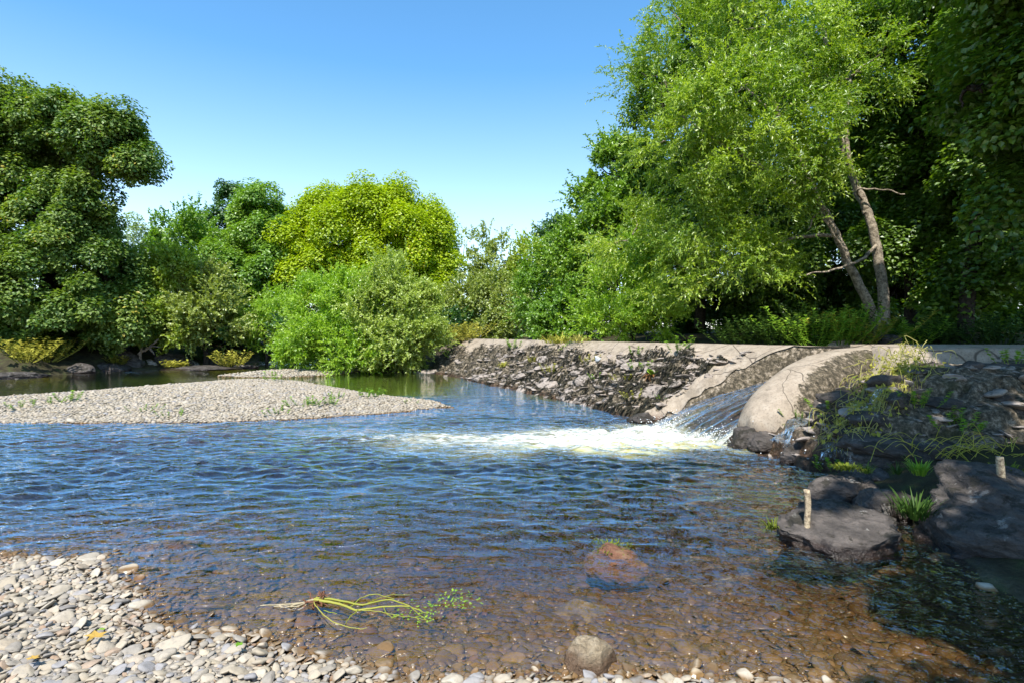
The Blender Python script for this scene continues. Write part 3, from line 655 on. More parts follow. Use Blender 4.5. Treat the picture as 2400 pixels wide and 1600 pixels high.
# ------------------------------------------------------------------ small plants
def blades(mb, c, n, L, w, spread, r, up=1., droop=.6, flat=None):
    for _ in range(n):
        a = r.uniform(0, 6.283); l = L*r.uniform(.55, 1.1); e = np.array([math.cos(a), math.sin(a), 0])
        b = np.array(c)+e*r.uniform(0, spread)*np.array([1, 1, 0])
        out = e*r.uniform(.15, .9); sd_ = np.array([-e[1], e[0], 0])
        tq = np.linspace(0, 1, 5)[:, None]
        P_ = b+out*l*tq*.8+np.array([0, 0, up])*l*(tq-droop*tq**2*r.uniform(.4, 1.2))
        wd = (w*np.array([.7, 1, .85, .5, .06]))[:, None]*sd_
        V_ = np.stack([P_-wd, P_+wd], 1).reshape(-1, 3); mb.add(V_, gridfaces(5, 2), r.uniform(0, 1))
def leafy(mb, c, n, H, lw, r, spread=.3, ll=None):      # upright stems bearing pairs of leaves
    ll = ll or H*.22
    for _ in range(n):
        a = r.uniform(0, 6.283); e = np.array([math.cos(a), math.sin(a), 0])*r.uniform(.1, .9)*spread*2; h = H*r.uniform(.5, 1.05)
        b = np.array(c)+e*.25; tip = b+e*h+np.array([0, 0, h]); P_ = curve([b, (b+tip)/2+e*h*.15, tip], 3)
        V_, F_ = tube(P_, np.linspace(.012, .004, len(P_))*H*1.2, 4); mb.add(V_, F_, r.uniform(0, 1))
        for q in np.linspace(.25, 1, max(4, int(h/(ll*.4)))):
            p = b+(tip-b)*q+e*h*.12*math.sin(q*3.1); aa = r.uniform(0, 6.283)
            for sg in (0, math.pi):
                d = np.array([math.cos(aa+sg), math.sin(aa+sg), r.uniform(.1, .9)]); d = unit(d); sd_ = unit(np.cross(d, [0, 0, 1])); l = ll*r.uniform(.6, 1.1)
                m_ = p+d*l*.5+[0, 0, .04*l]
                mb.add([p, m_+sd_*lw, p+d*l-[0, 0, .15*l], m_-sd_*lw], [[0, 1, 2, 3]], r.uniform(0, 1))
def plant(name, loc, mat, label, cat, fn, group=None):
    mb = MB(); fn(mb); o = mb.build(name, M[mat], None, [float(c) for c in loc], smooth=True); return tag(o, label, cat, group)
def tuft(loc, n, L, w, mat, label, seed, spread=.04, droop=.6, cat='grass tuft', name='grass_tuft', group=None):
    r = np.random.default_rng(seed); return plant(name, loc, mat, label, cat, lambda mb: blades(mb, (0, 0, 0), n, L, w, spread, r, 1., droop), group)
def weed(loc, n, H, lw, mat, label, seed, spread=.3, cat='weed', name='weed', group=None, ll=None):
    r = np.random.default_rng(seed); return plant(name, loc, mat, label, cat, lambda mb: leafy(mb, (0, 0, 0), n, H, lw, r, spread, ll), group)
def on_bar(px, py):                                     # point of the gravel bar seen at this pixel
    Yb = np.linspace(9, 26, 400); xb = (px-CX)/F*Yb; hb_ = height(xb, Yb); vv = HZ+(EYE-np.maximum(hb_, 0))/Yb*F
    i = int(np.argmin(abs(vv-py))); return (xb[i], Yb[i], max(float(hb_[i]), 0))
BW = [(62, 957, .16, 'low bright green weed at the far left of the gravel bar'), (165, 941, .22, 'trailing green weed along the back edge of the gravel bar'), (110, 947, .14, 'tiny green weed between the two larger weeds on the bar back edge'),
      (337, 963, .12, 'small green weed alone on the left half of the gravel bar'), (405, 975, .13, 'small green weed low on the front of the gravel bar'), (640, 893, .28, 'bright green weed on the crown of the gravel bar'),
      (705, 955, .16, 'leftmost of the three weeds in a row on the gravel bar'), (728, 951, .18, 'middle one of the three weeds in a row on the gravel bar'), (765, 950, .18, 'rightmost of the three weeds in a row on the gravel bar'),
      (656, 970, .16, 'green weed near the front waterline below the row of three'), (789, 932, .14, 'flat green weed higher up behind the row of three weeds'), (853, 930, .22, 'upright weed on the back edge of the bar towards its tip'),
      (884, 931, .22, 'reddish stemmed upright weed nearest the bar tip'), (967, 943, .08, 'tiny weed close to the pointed tip of the gravel bar')]
for k, (px, py, H, lab) in enumerate(BW):
    weed(on_bar(px, py), 7, H, H*.14, 'grass', lab, 200+k, .55 if H < .2 else .4, group='weeds growing on the gravel bar')
# plants on the weir
def wp(s_, t_, dz=0.): return weir_pt(s_, t_)+[0, 0, dz]
r = np.random.default_rng(31)
def dock(mb):
    for _ in range(9):
        a = r.uniform(0, 6.283); e = np.array([math.cos(a), math.sin(a), 0]); sd_ = np.array([-e[1], e[0], 0]); L = r.uniform(.22, .36); tq = np.linspace(0, 1, 7)[:, None]
        P_ = e*L*tq*r.uniform(.5, 1)+np.array([0, 0, 1])*L*(tq*.9-.5*tq**2); wd = (.045*np.array([.15, .35, .8, 1, .85, .5, .05]))[:, None]*sd_
        mb.add(np.stack([P_-wd, P_+wd], 1).reshape(-1, 3), gridfaces(7, 2), r.uniform())
plant_c = wp(2.45, 1.25)
dk = empty('dock_plant', plant_c, 'dock plant with broad green leaves and rusty dead ones on the weir', 'plant')
mb = MB(); dock(mb); mb.build('leaves', M['grass'], dk, (0, 0, .02))
mb = MB(); blades(mb, (0, 0, 0), 70, .42, .010, .08, r, .35, 1.9); mb.build('dead_leaves', M['rust'], dk, (0, 0, .02))
WPL = [(5.3, .95, .24, 'yweed', 'small light green weed in mid slope of the weir'), (3.1, 1.0, .22, 'grass', 'bright broad leaved weed above the dock plant on the weir'), (3.3, 1.35, .22, 'yweed', 'yellowing weed left of the dock plant on the weir'),
       (2.6, .42, .32, 'grass', 'leafy green bush weed just below the concrete crest'), (3.9, .55, .20, 'grass', 'small weed below the crest left of the leafy bush weed'), (10.5, .55, .30, 'grass', 'green butterbur like weed high on the far weir slope'),
       (6.2, 1.4, .26, 'yweed', 'thin pale weed at the weir waterline'), (2.0, 1.9, .16, 'yweed', 'yellow green weed at the waterline near the chute'), (1.3, 1.7, .10, 'grass', 'tiny weed by the pale stones next to the chute'),
       (4.2, 1.35, .16, 'grass', 'grassy weed low on the slope above the dark round stone'), (8.2, 1.0, .2, 'yweed', 'small weed among the pale stones of the far slope')]
for k, (s_, t_, H, mt, lab) in enumerate(WPL): weed(wp(s_, t_), 8, H, H*.13, mt, lab, 230+k, .45, group='weeds growing on the weir')
tuft(wp(9.2, 1.45), 120, .34, .012, 'yweed', 'round straw yellow grass tuft at the weir foot', 251, .12, 1.0)
tuft(wp(8.0, .25), 160, .55, .016, 'yweed', 'long dry grass tuft hanging over the weir crest', 252, .5, .9)
tuft(wp(6.9, .2), 90, .45, .014, 'straw', 'straw coloured grass tuft right of the long dry one on the crest', 253, .3, .9)
for k, (s_, n_, lab) in enumerate([(17.2, 30, 'yellow and red low shrub at the far end of the weir'), (16.2, 24, 'yellow green low weeds beside the red tinged shrub on the weir end')]):
    weed(wp(s_, .2), n_, .75, .05, 'yweed', lab, 260+k, .9, cat='shrub', name='low_shrub')
# right hand ledges: tangle of dead stalks etc.
r = np.random.default_rng(77); rt = empty('stalk_tangle', (5.0, 6.6, right_z(5., 6.6)), 'tangled heap of yellow flood washed stalks draped over the black ledges', 'dead plants')
P0 = np.array([5.25, 7.55, 1.25]); P1 = np.array([4.55, 6.75, .82]); P2 = np.array([3.62, 6.22, .36])
org = np.array([5.0, 6.6, right_z(5., 6.6)])
mb = MB()
for k in range(420):
    a = r.uniform(0, 1)**.75; c = (1-a)**2*P0+2*a*(1-a)*P1+a*a*P2; tg = unit(2*(1-a)*(P1-P0)+2*a*(P2-P1)+r.normal(0, .35, 3)); L = r.uniform(.14, .42); wid = .17*math.sin(min(a+.15, 1)*2.6)+.05
    q = c+r.normal(0, wid, 3)*[1, 1, .45]; pts = [q-tg*L/2, q+r.normal(0, .06, 3)+[0, 0, .05], q+tg*L/2+r.normal(0, .08, 3)]
    P_ = curve(pts, 4); P_[:, 2] = np.maximum(P_[:, 2], np.array([right_z(v_[0], v_[1]) for v_ in P_])+.02)
    V_, F_ = tube(P_, np.linspace(.005, .002, len(P_)), 4); mb.add(V_-org, F_, r.uniform())
mb.build('stalks', M['straw'], rt)
mb = MB()
for k in range(900):
    a = r.uniform(0, 1)**.75; c = (1-a)**2*P0+2*a*(1-a)*P1+a*a*P2; q = c+r.normal(0, .15, 3)*[1, 1, .5]; q[2] = max(q[2], right_z(q[0], q[1])+.02)
    d = unit(r.normal(0, 1, 3)); e = unit(np.cross(d, r.normal(0, 1, 3))); l = r.uniform(.03, .075)
    mb.add(np.array([q, q+d*l*.5+e*l*.28, q+d*l, q+d*l*.5-e*l*.28])-org, [[0, 1, 2, 3]], r.uniform())
mb.build('withered_leaves', M['yweed'], rt)
mb = MB()
for k in range(60):
    q = np.array([6.05, 7.0, .9])+r.normal(0, .06, 3); d = r.normal(0, 1, 3)*[1, .6, .5]+[.5, 0, -.2]; V_, F_ = tube(curve([q, q+unit(d)*.08, q+unit(d+r.normal(0, .5, 3))*.16], 3), .003, 4); mb.add(V_-org, F_, r.uniform())
mb.build('roots', M['root'], rt)
def rz_(x_, y_): return (x_, y_, right_z(x_, y_))
tuft(rz_(4.75, 7.75), 34, .32, .006, 'straw', 'dry bleached grass hanging from the shaded concrete edge by the nose', 301, .08, 1.5)
for k, (x_, y_, H, lab) in enumerate([(3.95, 7.05, .17, 'bright green weed on the ledge right of the concrete nose'), (3.75, 6.85, .10, 'small green weed below the bright one on the black ledges'), (3.5, 6.1, .18, 'yellow green weed at the foot of the wet ledges'),
                                       (3.72, 7.38, .10, 'tiny weed on the pale ledge beside the nose'), (5.0, 7.7, .26, 'dark green weed in the shaded hollow under the crest'), (6.5, 7.4, .24, 'shaded green weed under the right crest'),
                                       (4.6, 5.9, .22, 'feathery green weed in the shade above the slate outcrop'), (4.4, 6.2, .2, 'drooping weed beside the slab in the shade'), (5.6, 6.1, .34, 'shaded broad leaved weed right of the dead stalks')]):
    weed(rz_(x_, y_), 8, H, H*.13, 'grass', lab, 310+k, .5, group='weeds on the black ledges')
def on_rock(px, py, Yd): return W(px, py, Yd)
tuft((2.98, 5.08, .30), 160, .10, .006, 'moss', 'bright yellow green moss cushion on the dark boulder', 330, .12, .9, 'moss', 'moss_cushion')
tuft((3.14, 5.05, .27), 50, .16, .004, 'dgrass', 'thin green grass next to the moss cushion', 331, .05)
tuft((3.55, 4.95, .28), 90, .20, .005, 'grass', 'light green grass tuft between the boulder and the outcrop', 332, .07)
tuft((3.05, 4.30, .12), 170, .26, .006, 'dgrass', 'dense dark green grass tuft in the cleft of the slate rocks', 333, .12)
tuft((3.42, 5.05, .26), 40, .15, .004, 'dgrass', 'small grass tuft left of the light green one', 334, .04)
tuft((1.95, 4.25, .05), 60, .14, .005, 'moss', 'dark mossy fringe at the water end of the stake boulder', 335, .08, .9, 'moss', 'moss_fringe')
tuft((3.95, 4.55, .42), 70, .10, .005, 'moss', 'green moss patch on the outcrop before the second stake', 336, .16, .9, 'moss', 'moss_cushion')
r = np.random.default_rng(90)
def drygrass(mb):
    for _ in range(110):
        q = r.normal(0, 1, 3)*[.45, .18, .05]; a = r.uniform(-.6, 3.7); d = np.array([math.cos(a)*.7, r.normal(0, .3), abs(math.sin(a))*.6+.1]); L = r.uniform(.2, .55)
        V_, F_ = tube(curve([q, q+d*L*.6, q+d*L-[0, 0, .25*L]], 4), np.linspace(.004, .002, 9), 4); mb.add(V_, F_, r.uniform())
plant('dead_stalks', (4.55, 5.45, .35), 'yweed', 'shaded bundle of dead grass stalks behind the second stake', 'dead plants', drygrass)
tuft((3.72, 7.52, right_z(3.72, 7.52)+.02), 220, .07, .006, 'moss', 'yellow green moss along the lower edge of the concrete nose', 341, .22, 1.2, 'moss', 'moss_cushion')
# moss on the boulder just breaking the surface
tuft((.70, 3.98, .01), 120, .07, .004, 'moss', 'brown green moss on the rock breaking the surface in mid stream', 340, .16, 1.2, 'moss', 'moss_cushion')
# uprooted plant floating by the near shore
r = np.random.default_rng(14)
fp = W(745, 1418, 3.14); up = empty('uprooted_plant', (fp[0], fp[1], .0), 'uprooted yellow green water plant floating near the pebble bank', 'plant')
def fl(px, py): Yd = EYE*F/(py-HZ); q = W(px, py, Yd); return np.array([q[0]-fp[0], q[1]-fp[1], 0.])
mb = MB()
for pts, R0, R1 in (([(735, 1413), (790, 1420), (840, 1437), (900, 1430), (960, 1428)], .016, .006), ([(740, 1408), (800, 1414), (850, 1424), (915, 1413), (975, 1432), (1000, 1445)], .013, .004), ([(820, 1430), (850, 1405), (880, 1400), (925, 1412)], .007, .003),
                    ([(840, 1437), (815, 1460), (810, 1470)], .006, .003), ([(735, 1415), (750, 1440), (780, 1462), (840, 1478), (860, 1480)], .006, .003), ([(900, 1430), (905, 1445), (920, 1455)], .005, .003), ([(960, 1428), (985, 1450), (1000, 1458)], .005, .002),
                    ([(840, 1437), (880, 1440), (930, 1447), (1000, 1460)], .005, .002), ([(760, 1440), (790, 1447)], .005, .003), ([(850, 1424), (905, 1400), (960, 1402)], .005, .002)):
    P_ = curve([fl(*q)+[0, 0, .012+r.uniform(0, .012)] for q in pts], 6, .006, r); V_, F_ = tube(P_, np.linspace(R0, R1, len(P_))*.55, 6); mb.add(V_, F_, r.uniform())
mb.build('stems', M['straw'], up).data.materials[0] = tint_mat('sappy yellow green stem', (.26, .28, .03), (.38, .36, .07), .55, .25)
mb = MB()
for k in range(9):
    e = fl(610+r.uniform(0, 90), 1420+r.uniform(0, 18)); P_ = curve([fl(735, 1411)+[0, 0, .015], fl(690, 1420)+r.normal(0, .01, 3), e+[0, 0, .012]], 6, .006, r); V_, F_ = tube(P_, np.linspace(.006, .0025, len(P_)), 5); mb.add(V_, F_, r.uniform())
mb.build('roots', tint_mat('pale stringy root', (.40, .33, .20), (.50, .42, .30), .6, .2), up)
mb = MB()
for k in range(26):
    q = fl(740+r.uniform(-14, 20), 1411+r.uniform(-6, 8))+[0, 0, .015]; d = r.normal(0, 1, 3)*[1, 1, .6]; V_, F_ = tube(curve([q, q+unit(d)*.03, q+unit(d+r.normal(0, .6, 3))*.055], 3), .004, 4); mb.add(V_, F_, r.uniform())
mb.build('root_ball', M['root'], up)
mb = MB()
for k in range(150):
    px, py = [(1000, 1440), (985, 1455), (1040, 1405), (1080, 1395), (1090, 1415), (960, 1435), (1010, 1420)][int(r.integers(7))]; q = fl(px+r.normal(0, 22), py+r.normal(0, 7))+[0, 0, .008]
    d = unit(r.normal(0, 1, 3)*[1, 1, .25]); e = unit(np.cross(d, [0, 0, 1])); l = r.uniform(.012, .03); mb.add([q, q+d*l*.5+e*l*.25, q+d*l, q+d*l*.5-e*l*.25], [[0, 1, 2, 3]], r.uniform())
mb.build('leaves', M['grass'], up)
# fallen leaves on the shingle
r = np.random.default_rng(15)
def dead_leaf(px, py, size, mat, label):
    Yd = (EYE-.07)*F/(py-HZ); q = W(px, py, Yd); V_ = []; n = 11
    for i in range(n):
        a = i/n*6.283; R_ = size*(1 if i % 2 == 0 else .5)*r.uniform(.8, 1.1); V_.append((math.cos(a)*R_, math.sin(a)*R_, r.uniform(0, .25)*size))
    V_.append((0, 0, .02*size)); V_ = np.array(V_); F_ = np.array([[i, (i+1) % n, n] for i in range(n)])
    z_ = float(height(np.array([q[0]]), np.array([q[1]]))[0])+.055
    return tag(link('fallen_leaf', mesh('fallen_leaf', V_, F_, M[mat], False, {'tint': r.uniform(0, 1)}), None, (q[0], q[1], z_)), label, 'leaf')
M['gold'] = tint_mat('golden dead leaf', (.50, .30, .06), (.58, .40, .10), .6, .3)
dead_leaf(224, 1498, .055, 'gold', 'curled golden dead leaf between pebbles near the water'); dead_leaf(76, 1560, .03, 'gold', 'small tan dead leaf among the foreground pebbles')
dead_leaf(560, 1508, .025, 'grass', 'yellow green leaf scrap at the edge of the shingle'); dead_leaf(238, 1478, .02, 'grass', 'tiny green leaf scrap beside the golden leaf')
mb = MB(); V_, F_ = tube(curve([fl(288, 1476), fl(310, 1482), fl(330, 1490)], 5, .01, r)+[0, 0, .05], np.linspace(.006, .01, 11), 6); mb.add(V_, F_, .5)
q0 = V_.mean(0); o = mb.build('driftwood_twig', M['drift'], None, (fp[0], fp[1], .0)); tag(o, 'bleached twig lying at the corner of the pebble bank', 'twig')

# ------------------------------------------------------------------ trees
UPV = np.array([0, 0, 1.])
class Leaves:
    def __init__(s): s.P = []; s.Dd = []; s.N = []; s.L = []; s.Wd = []; s.T = []
    def add(s, P, Dd, N, L, Wd, T): s.P.append(P); s.Dd.append(Dd); s.N.append(N); s.L.append(L); s.Wd.append(Wd); s.T.append(T)
    def build(s, name, mat, parent, origin):
        P = np.concatenate(s.P); d = unit(np.concatenate(s.Dd)); N = np.concatenate(s.N); L = np.concatenate(s.L)[:, None]; w = np.concatenate(s.Wd)[:, None]; T = np.concatenate(s.T)
        sd_ = unit(np.cross(d, N)); N = np.cross(sd_, d)
        V_ = np.stack([P, P+d*L*.45+sd_*w+N*L*.06, P+d*L-N*L*.08, P+d*L*.45-sd_*w+N*L*.06], 1).reshape(-1, 3)-np.asarray(origin)
        n = len(P); F_ = np.arange(4*n).reshape(n, 4)
        return link(name, mesh(name, V_, F_, mat, False, {'tint': np.repeat(T, 4)}), parent)
def lobe(px, py, Yd, wx, wy, dr): c = W(px, py, Yd); return np.array([*c, wx/F*Yd, dr, wy/F*Yd])
def tree(name, label, base, lobes, mat, seed, cr=.7, leaf=(.2, .075), dens=1., style='dome', bark='darkbark', trunk_r=.25, cat='tree', group=None, limbs=None, fork=None, twigs=.5, droop=.3, back=.5, low=.6, cover=1.5):
    r = np.random.default_rng(seed); base = np.array(base, float)
    root = empty(name, base, label, cat, group); LV = Leaves(); mb = MB(); Ls = [lobe(*l) for l in lobes]
    def limb(pts, r0, r1, n=7, jit=.12):
        P_ = curve(pts, 6, jit, r); V_, F_ = tube(P_, np.linspace(r0, r1, len(P_)), n); mb.add(V_-base, F_, r.uniform()); return P_
    top = np.average([l[:3] for l in Ls], axis=0, weights=[l[3]*l[5] for l in Ls])
    fork = base+(top-base)*.35+[0, 0, .2] if fork is None else np.array(fork)
    if limbs is None:
        limb([base-[0, 0, .3], base+(fork-base)*.5+r.normal(0, .1, 3)*[1, 1, 0], fork], trunk_r, trunk_r*.75, 9)
        for l in Ls:
            c = l[:3]; limb([fork, fork+(c-fork)*.5+[0, 0, .12*np.linalg.norm(c-fork)]+r.normal(0, .15, 3), c], trunk_r*.5, trunk_r*.14)
    else:
        for pts, r0, r1 in limbs: limb([np.array(q, float) for q in pts], r0, r1, 9, .05)
    if seed == 502:
        ext = [np.concatenate([l[:3]+v*l[3:]*.92, np.full(3, l[3:].mean()*r.uniform(.20, .30))*[1.2, 1.2, .8]]) for l in Ls for v in unit(r.normal(size=(9, 3))*[1, .8, 1]+[0, -.3, .25])]
        Ls = [np.concatenate([l[:3], l[3:]*.92]) for l in Ls]+ext
    elif style == 'dome' and seed != 550:
        ext = []
        for l in Ls:
            for _ in range(14 if seed == 501 else 7):
                v = unit(r.normal(size=3)*[1, .8, 1]+[0, -.25, .3]); ext.append(np.concatenate([l[:3]+v*l[3:]*r.uniform(.70, .88), l[3:].mean()*(r.uniform(.15, .30) if seed == 501 else r.uniform(.22, .44))*np.array([1.15, 1.15, .8])]))
        Ls = [np.concatenate([l[:3], l[3:]*(.86 if seed == 501 else .74)]) for l in Ls]+ext
    for li, l in enumerate(Ls):
        c, R = l[:3], l[3:]; ar = 4*np.pi*(((R[0]*R[1])**1.6+(R[0]*R[2])**1.6+(R[1]*R[2])**1.6)/3)**(1/1.6)
        n = int(ar/(np.pi*cr*cr)*cover)+3
        dv = unit(r.normal(size=(n, 3)))
        keep = (r.uniform(size=n) < np.where(dv[:, 1] > .35, back, 1.)) & (r.uniform(size=n) < np.where(dv[:, 2] < -.35, low, 1.))
        dv = dv[keep]; n = len(dv); rad = r.uniform(.52, 1.08, n)**.8
        cc = c+dv*R*rad[:, None]; cc = cc+np.stack([fbm(cc*.7+3, 2), fbm(cc*.7+31, 2), fbm(cc*.7+77, 2)], 1)*((.10 if seed == 502 else .28)*np.minimum(R, 2.2))
        ok = pnoise(cc*(.55/cr)+seed) < r.uniform(.15, .75, n)
        for lj, m_ in enumerate(Ls):
            if lj != li: ok &= (np.linalg.norm((cc-m_[:3])/m_[3:], axis=1) > .72) | (r.uniform(size=n) < .12)
        cc, dv = cc[ok], dv[ok]; n = len(cc)
        if not n: continue
        for j in np.where(r.uniform(size=n) < twigs)[0]:
            a0 = c+(cc[j]-c)*.15; limb([a0, (a0+cc[j])/2+r.normal(0, .08, 3)*np.linalg.norm(cc[j]-a0), cc[j]], min(.05, trunk_r*.16), .012, 4, .05)
        rc = cr*np.clip(np.exp(r.normal(-.08, .38, n)), .35, 1.7); ct = r.uniform(0, 1, n)
        if style == 'dome':
            la = leaf[0]*leaf[1]; m = np.maximum(14, (dens*7.4*rc*rc/la).astype(int)); ci = np.repeat(np.arange(n), m); N_ = len(ci)
            ax = unit(dv*[1, 1, .8]+UPV*.55)[ci]; d = unit(r.normal(size=(N_, 3))); dt = (d*ax).sum(1)
            d = np.where((dt < -.15)[:, None], d-2*dt[:, None]*ax, d)
            sq = r.uniform(.65, 1.35, (n, 3))*[1, 1, .95]; p = cc[ci]+d*(rc[ci]*r.uniform(.3, 1.05, N_)**.5)[:, None]*sq[ci]; p[:, 2] -= .22*rc[ci]*(np.hypot(d[:, 0], d[:, 1])**2)
            nn = unit(d*.55+UPV*.75+r.normal(0, .38, (N_, 3))); dd = unit(np.cross(nn, r.normal(size=(N_, 3))))+np.array([0, 0, -.25])+d*.35
            sz = r.uniform(.65, 1.2, N_)
            LV.add(p, dd, nn, leaf[0]*sz, leaf[1]*sz, np.clip(ct[ci]*.45+r.uniform(0, .55, N_), 0, .999))
        else:                                          # leafy twigs
            K = max(6, int(dens*30)); ti = np.repeat(np.arange(n), K); N_ = len(ti)
            st = cc[ti]+r.normal(0, .36, (N_, 3))*rc[ti][:, None]
            td = unit(dv[ti]*.7+UPV*(.55 if style == 'up' else .10)+r.normal(0, .42, (N_, 3))); tl = rc[ti]*r.uniform(.7, 1.5, N_)
            m = np.maximum(5, (tl/(leaf[0]*.26)).astype(int)); m = np.minimum(m, 30); li_ = np.repeat(np.arange(N_), m); Q = len(li_)
            q = (np.arange(Q)-np.repeat(np.cumsum(m)-m, m))/np.repeat(m, m)
            p = st[li_]+td[li_]*(tl[li_]*q)[:, None]-UPV*(droop*tl[li_]*q*q)[:, None]
            tg = unit(td[li_]-UPV*(2*droop*q)[:, None]); dd = unit(tg*.75+r.normal(0, .55, (Q, 3))-UPV*.12)
            nn = unit(UPV*.7+dv[ti][li_]*.35+r.normal(0, .45, (Q, 3))); sz = r.uniform(.7, 1.15, Q)*(1-.3*q)
            LV.add(p, dd, nn, leaf[0]*sz, leaf[1]*sz, np.clip(ct[ti][li_]*.4+r.uniform(0, .6, Q), 0, .999))
    mb.build('trunk', M[bark], root, smooth=True)
    print('LEAVES', name, sum(len(a) for a in LV.L), len(LV.L))
    LV.build('crown', M[mat], root, base)
    return root
G = lambda px, Yd: (float((px-CX)/F*Yd), float(Yd), float(height(np.array([(px-CX)/F*Yd]), np.array([Yd]))[0]))
# left bank chestnut
tree('chestnut_tree', 'huge dark green chestnut overhanging the left bank, cropped by the frame', G(110, 25.5), [
    (40, 295, 24.5, 110, 85, 2.6), (-110, 330, 25, 150, 170, 3.5), (150, 325, 24.5, 90, 60, 2.0), (235, 320, 24, 60, 50, 1.4), (292, 325, 23.6, 46, 48, 1.1), (322, 392, 23.4, 22, 32, .6), (265, 375, 23.8, 40, 28, .8),
    (60, 420, 25, 120, 70, 2.5), (20, 520, 24.5, 110, 90, 3.), (130, 500, 24, 75, 65, 1.8), (212, 470, 23.6, 36, 55, 1.1), (190, 570, 24, 70, 80, 2.2), (40, 640, 23.5, 110, 80, 2.6), (150, 670, 24, 110, 90, 2.8), (255, 650, 24.3, 62, 75, 2.2),
    (275, 740, 24.2, 60, 75, 2.), (150, 765, 23.6, 110, 55, 2.2), (30, 750, 23.2, 110, 70, 2.4), (-120, 620, 24, 150, 230, 3.5)], 'syc', 501, .52, (.15, .053), .95, trunk_r=.45, fork=W(140, 470, 24.8), twigs=.35)
# round yellow green maple
tree('maple_tree', 'rounded dome shaped yellow green maple behind the shrubs', G(850, 35.5), [
    (850, 545, 35, 115, 100, 3.6), (765, 570, 34.2, 75, 85, 3.), (935, 570, 34.4, 75, 90, 3.), (995, 630, 34, 55, 95, 2.4), (850, 650, 33.6, 110, 60, 3.), (745, 665, 33.6, 60, 75, 2.4), (1035, 700, 33.6, 26, 95, 1.6), (940, 690, 33.6, 75, 60, 2.6), (810, 500, 34.2, 60, 50, 2.2), (890, 490, 34.2, 60, 45, 2.2),
    (1015, 790, 34, 40, 50, 1.6), (975, 555, 34, 60, 70, 2.4), (720, 600, 33.8, 45, 70, 2.2)],
    'lime', 502, .7, (.16, .06), 1.0, cover=1.6, trunk_r=.4, twigs=.25)
# trees of the far left bank
tree('poplar_tree', 'pale distant poplar showing in the gap beside the chestnut', G(300, 58), [(300, 590, 58, 45, 80, 2.2), (330, 650, 58, 30, 70, 2)], 'pale_leaf', 503, .9, (.30, .10), .55, trunk_r=.25, twigs=.5, group='distant pale poplars')
tree('poplar_tree', 'pale distant poplar, the right one of the pair beside the chestnut', G(365, 60), [(365, 600, 60, 32, 85, 2), (350, 680, 60, 40, 60, 2)], 'pale_leaf', 504, .9, (.30, .10), .5, trunk_r=.25, twigs=.5, group='distant pale poplars')
tree('ash_tree', 'fresh green ash with feathery top right of the poplars', G(440, 34), [(430, 570, 34, 62, 65, 2.2), (400, 610, 34, 45, 55, 2), (480, 600, 34.5, 50, 85, 2.2), (440, 660, 33.5, 80, 60, 2.4)], 'ash', 505, .8, (.24, .08), .9, 'up', trunk_r=.25, droop=.15, twigs=.3)
tree('alder_tree', 'dark pointed alder rising behind the mid green tree', G(540, 39), [(540, 480, 39, 32, 55, 1.6), (535, 540, 39, 55, 60, 2.2), (560, 600, 39, 80, 80, 2.6)], 'deep', 506, .55, (.19, .068), .9, trunk_r=.25, twigs=.3)
tree('mid_green_tree', 'tall mid green tree left of the yellow green maple', G(600, 34), [(610, 520, 34, 60, 72, 2.2), (650, 580, 33.6, 50, 85, 2.2), (560, 610, 33.4, 60, 85, 2.4), (620, 660, 33, 85, 75, 2.6), (560, 720, 32, 70, 60, 2.2), (660, 700, 32.6, 55, 80, 2.2), (600, 770, 31.5, 75, 40, 1.8)], 'mid', 507, .6, (.18, .062), .9, trunk_r=.3, twigs=.25)
tree('sallow_tree', 'yellowish sallow low on the left bank beside the chestnut', G(370, 26.3), [(365, 690, 26, 38, 80, 1.3), (430, 650, 26.5, 55, 55, 1.5), (400, 760, 25.8, 55, 50, 1.3)], 'yel', 508, .6, (.17, .06), 1., 'up', trunk_r=.15, twigs=.35, droop=.2)
tree('olive_tree', 'rounded olive green bush tree over the left channel', G(480, 26.5), [(485, 700, 26.5, 55, 62, 1.5), (510, 760, 26, 45, 52, 1.4), (455, 750, 25.8, 40, 50, 1.2)], 'olive', 509, .6, (.16, .055), 1.1, 'up', trunk_r=.15, twigs=.35, droop=.2)
tree('willow_bush', 'small light green willow bush reaching over the channel mouth', G(625, 28), [(612, 760, 27.5, 42, 42, 1.2), (640, 735, 28, 35, 40, 1.2)], 'sallow', 510, .5, (.16, .035), 1., 'up', trunk_r=.1, twigs=.5, droop=.25, cat='bush')
# island shrubs
tree('sallow_bush', 'bright fresh green sallow shrub at the pool edge', G(760, 23.0), [(750, 720, 22.8, 70, 72, 1.3), (810, 730, 22.9, 60, 85, 1.3), (705, 790, 22.4, 45, 62, 1.1), (760, 810, 22.1, 65, 60, 1.2), (835, 830, 22, 60, 42, 1.), (680, 845, 22.2, 24, 26, .7)], 'sallow', 511, .42, (.15, .03), .9, 'up', trunk_r=.09, twigs=.5, droop=.25, cat='shrub', low=.9)
tree('olive_bush', 'taller dull olive green shrub right of the bright sallow', G(935, 23.2), [(925, 680, 23.2, 68, 72, 1.4), (880, 720, 22.8, 60, 75, 1.3), (975, 735, 23, 52, 85, 1.3), (930, 780, 22.6, 80, 75, 1.4), (995, 800, 22.7, 38, 55, 1.), (900, 845, 22.1, 62, 28, .9)], 'olime', 512, .42, (.125, .038), 1.1, 'up', trunk_r=.09, twigs=.5, droop=.18, cat='shrub', low=.8)
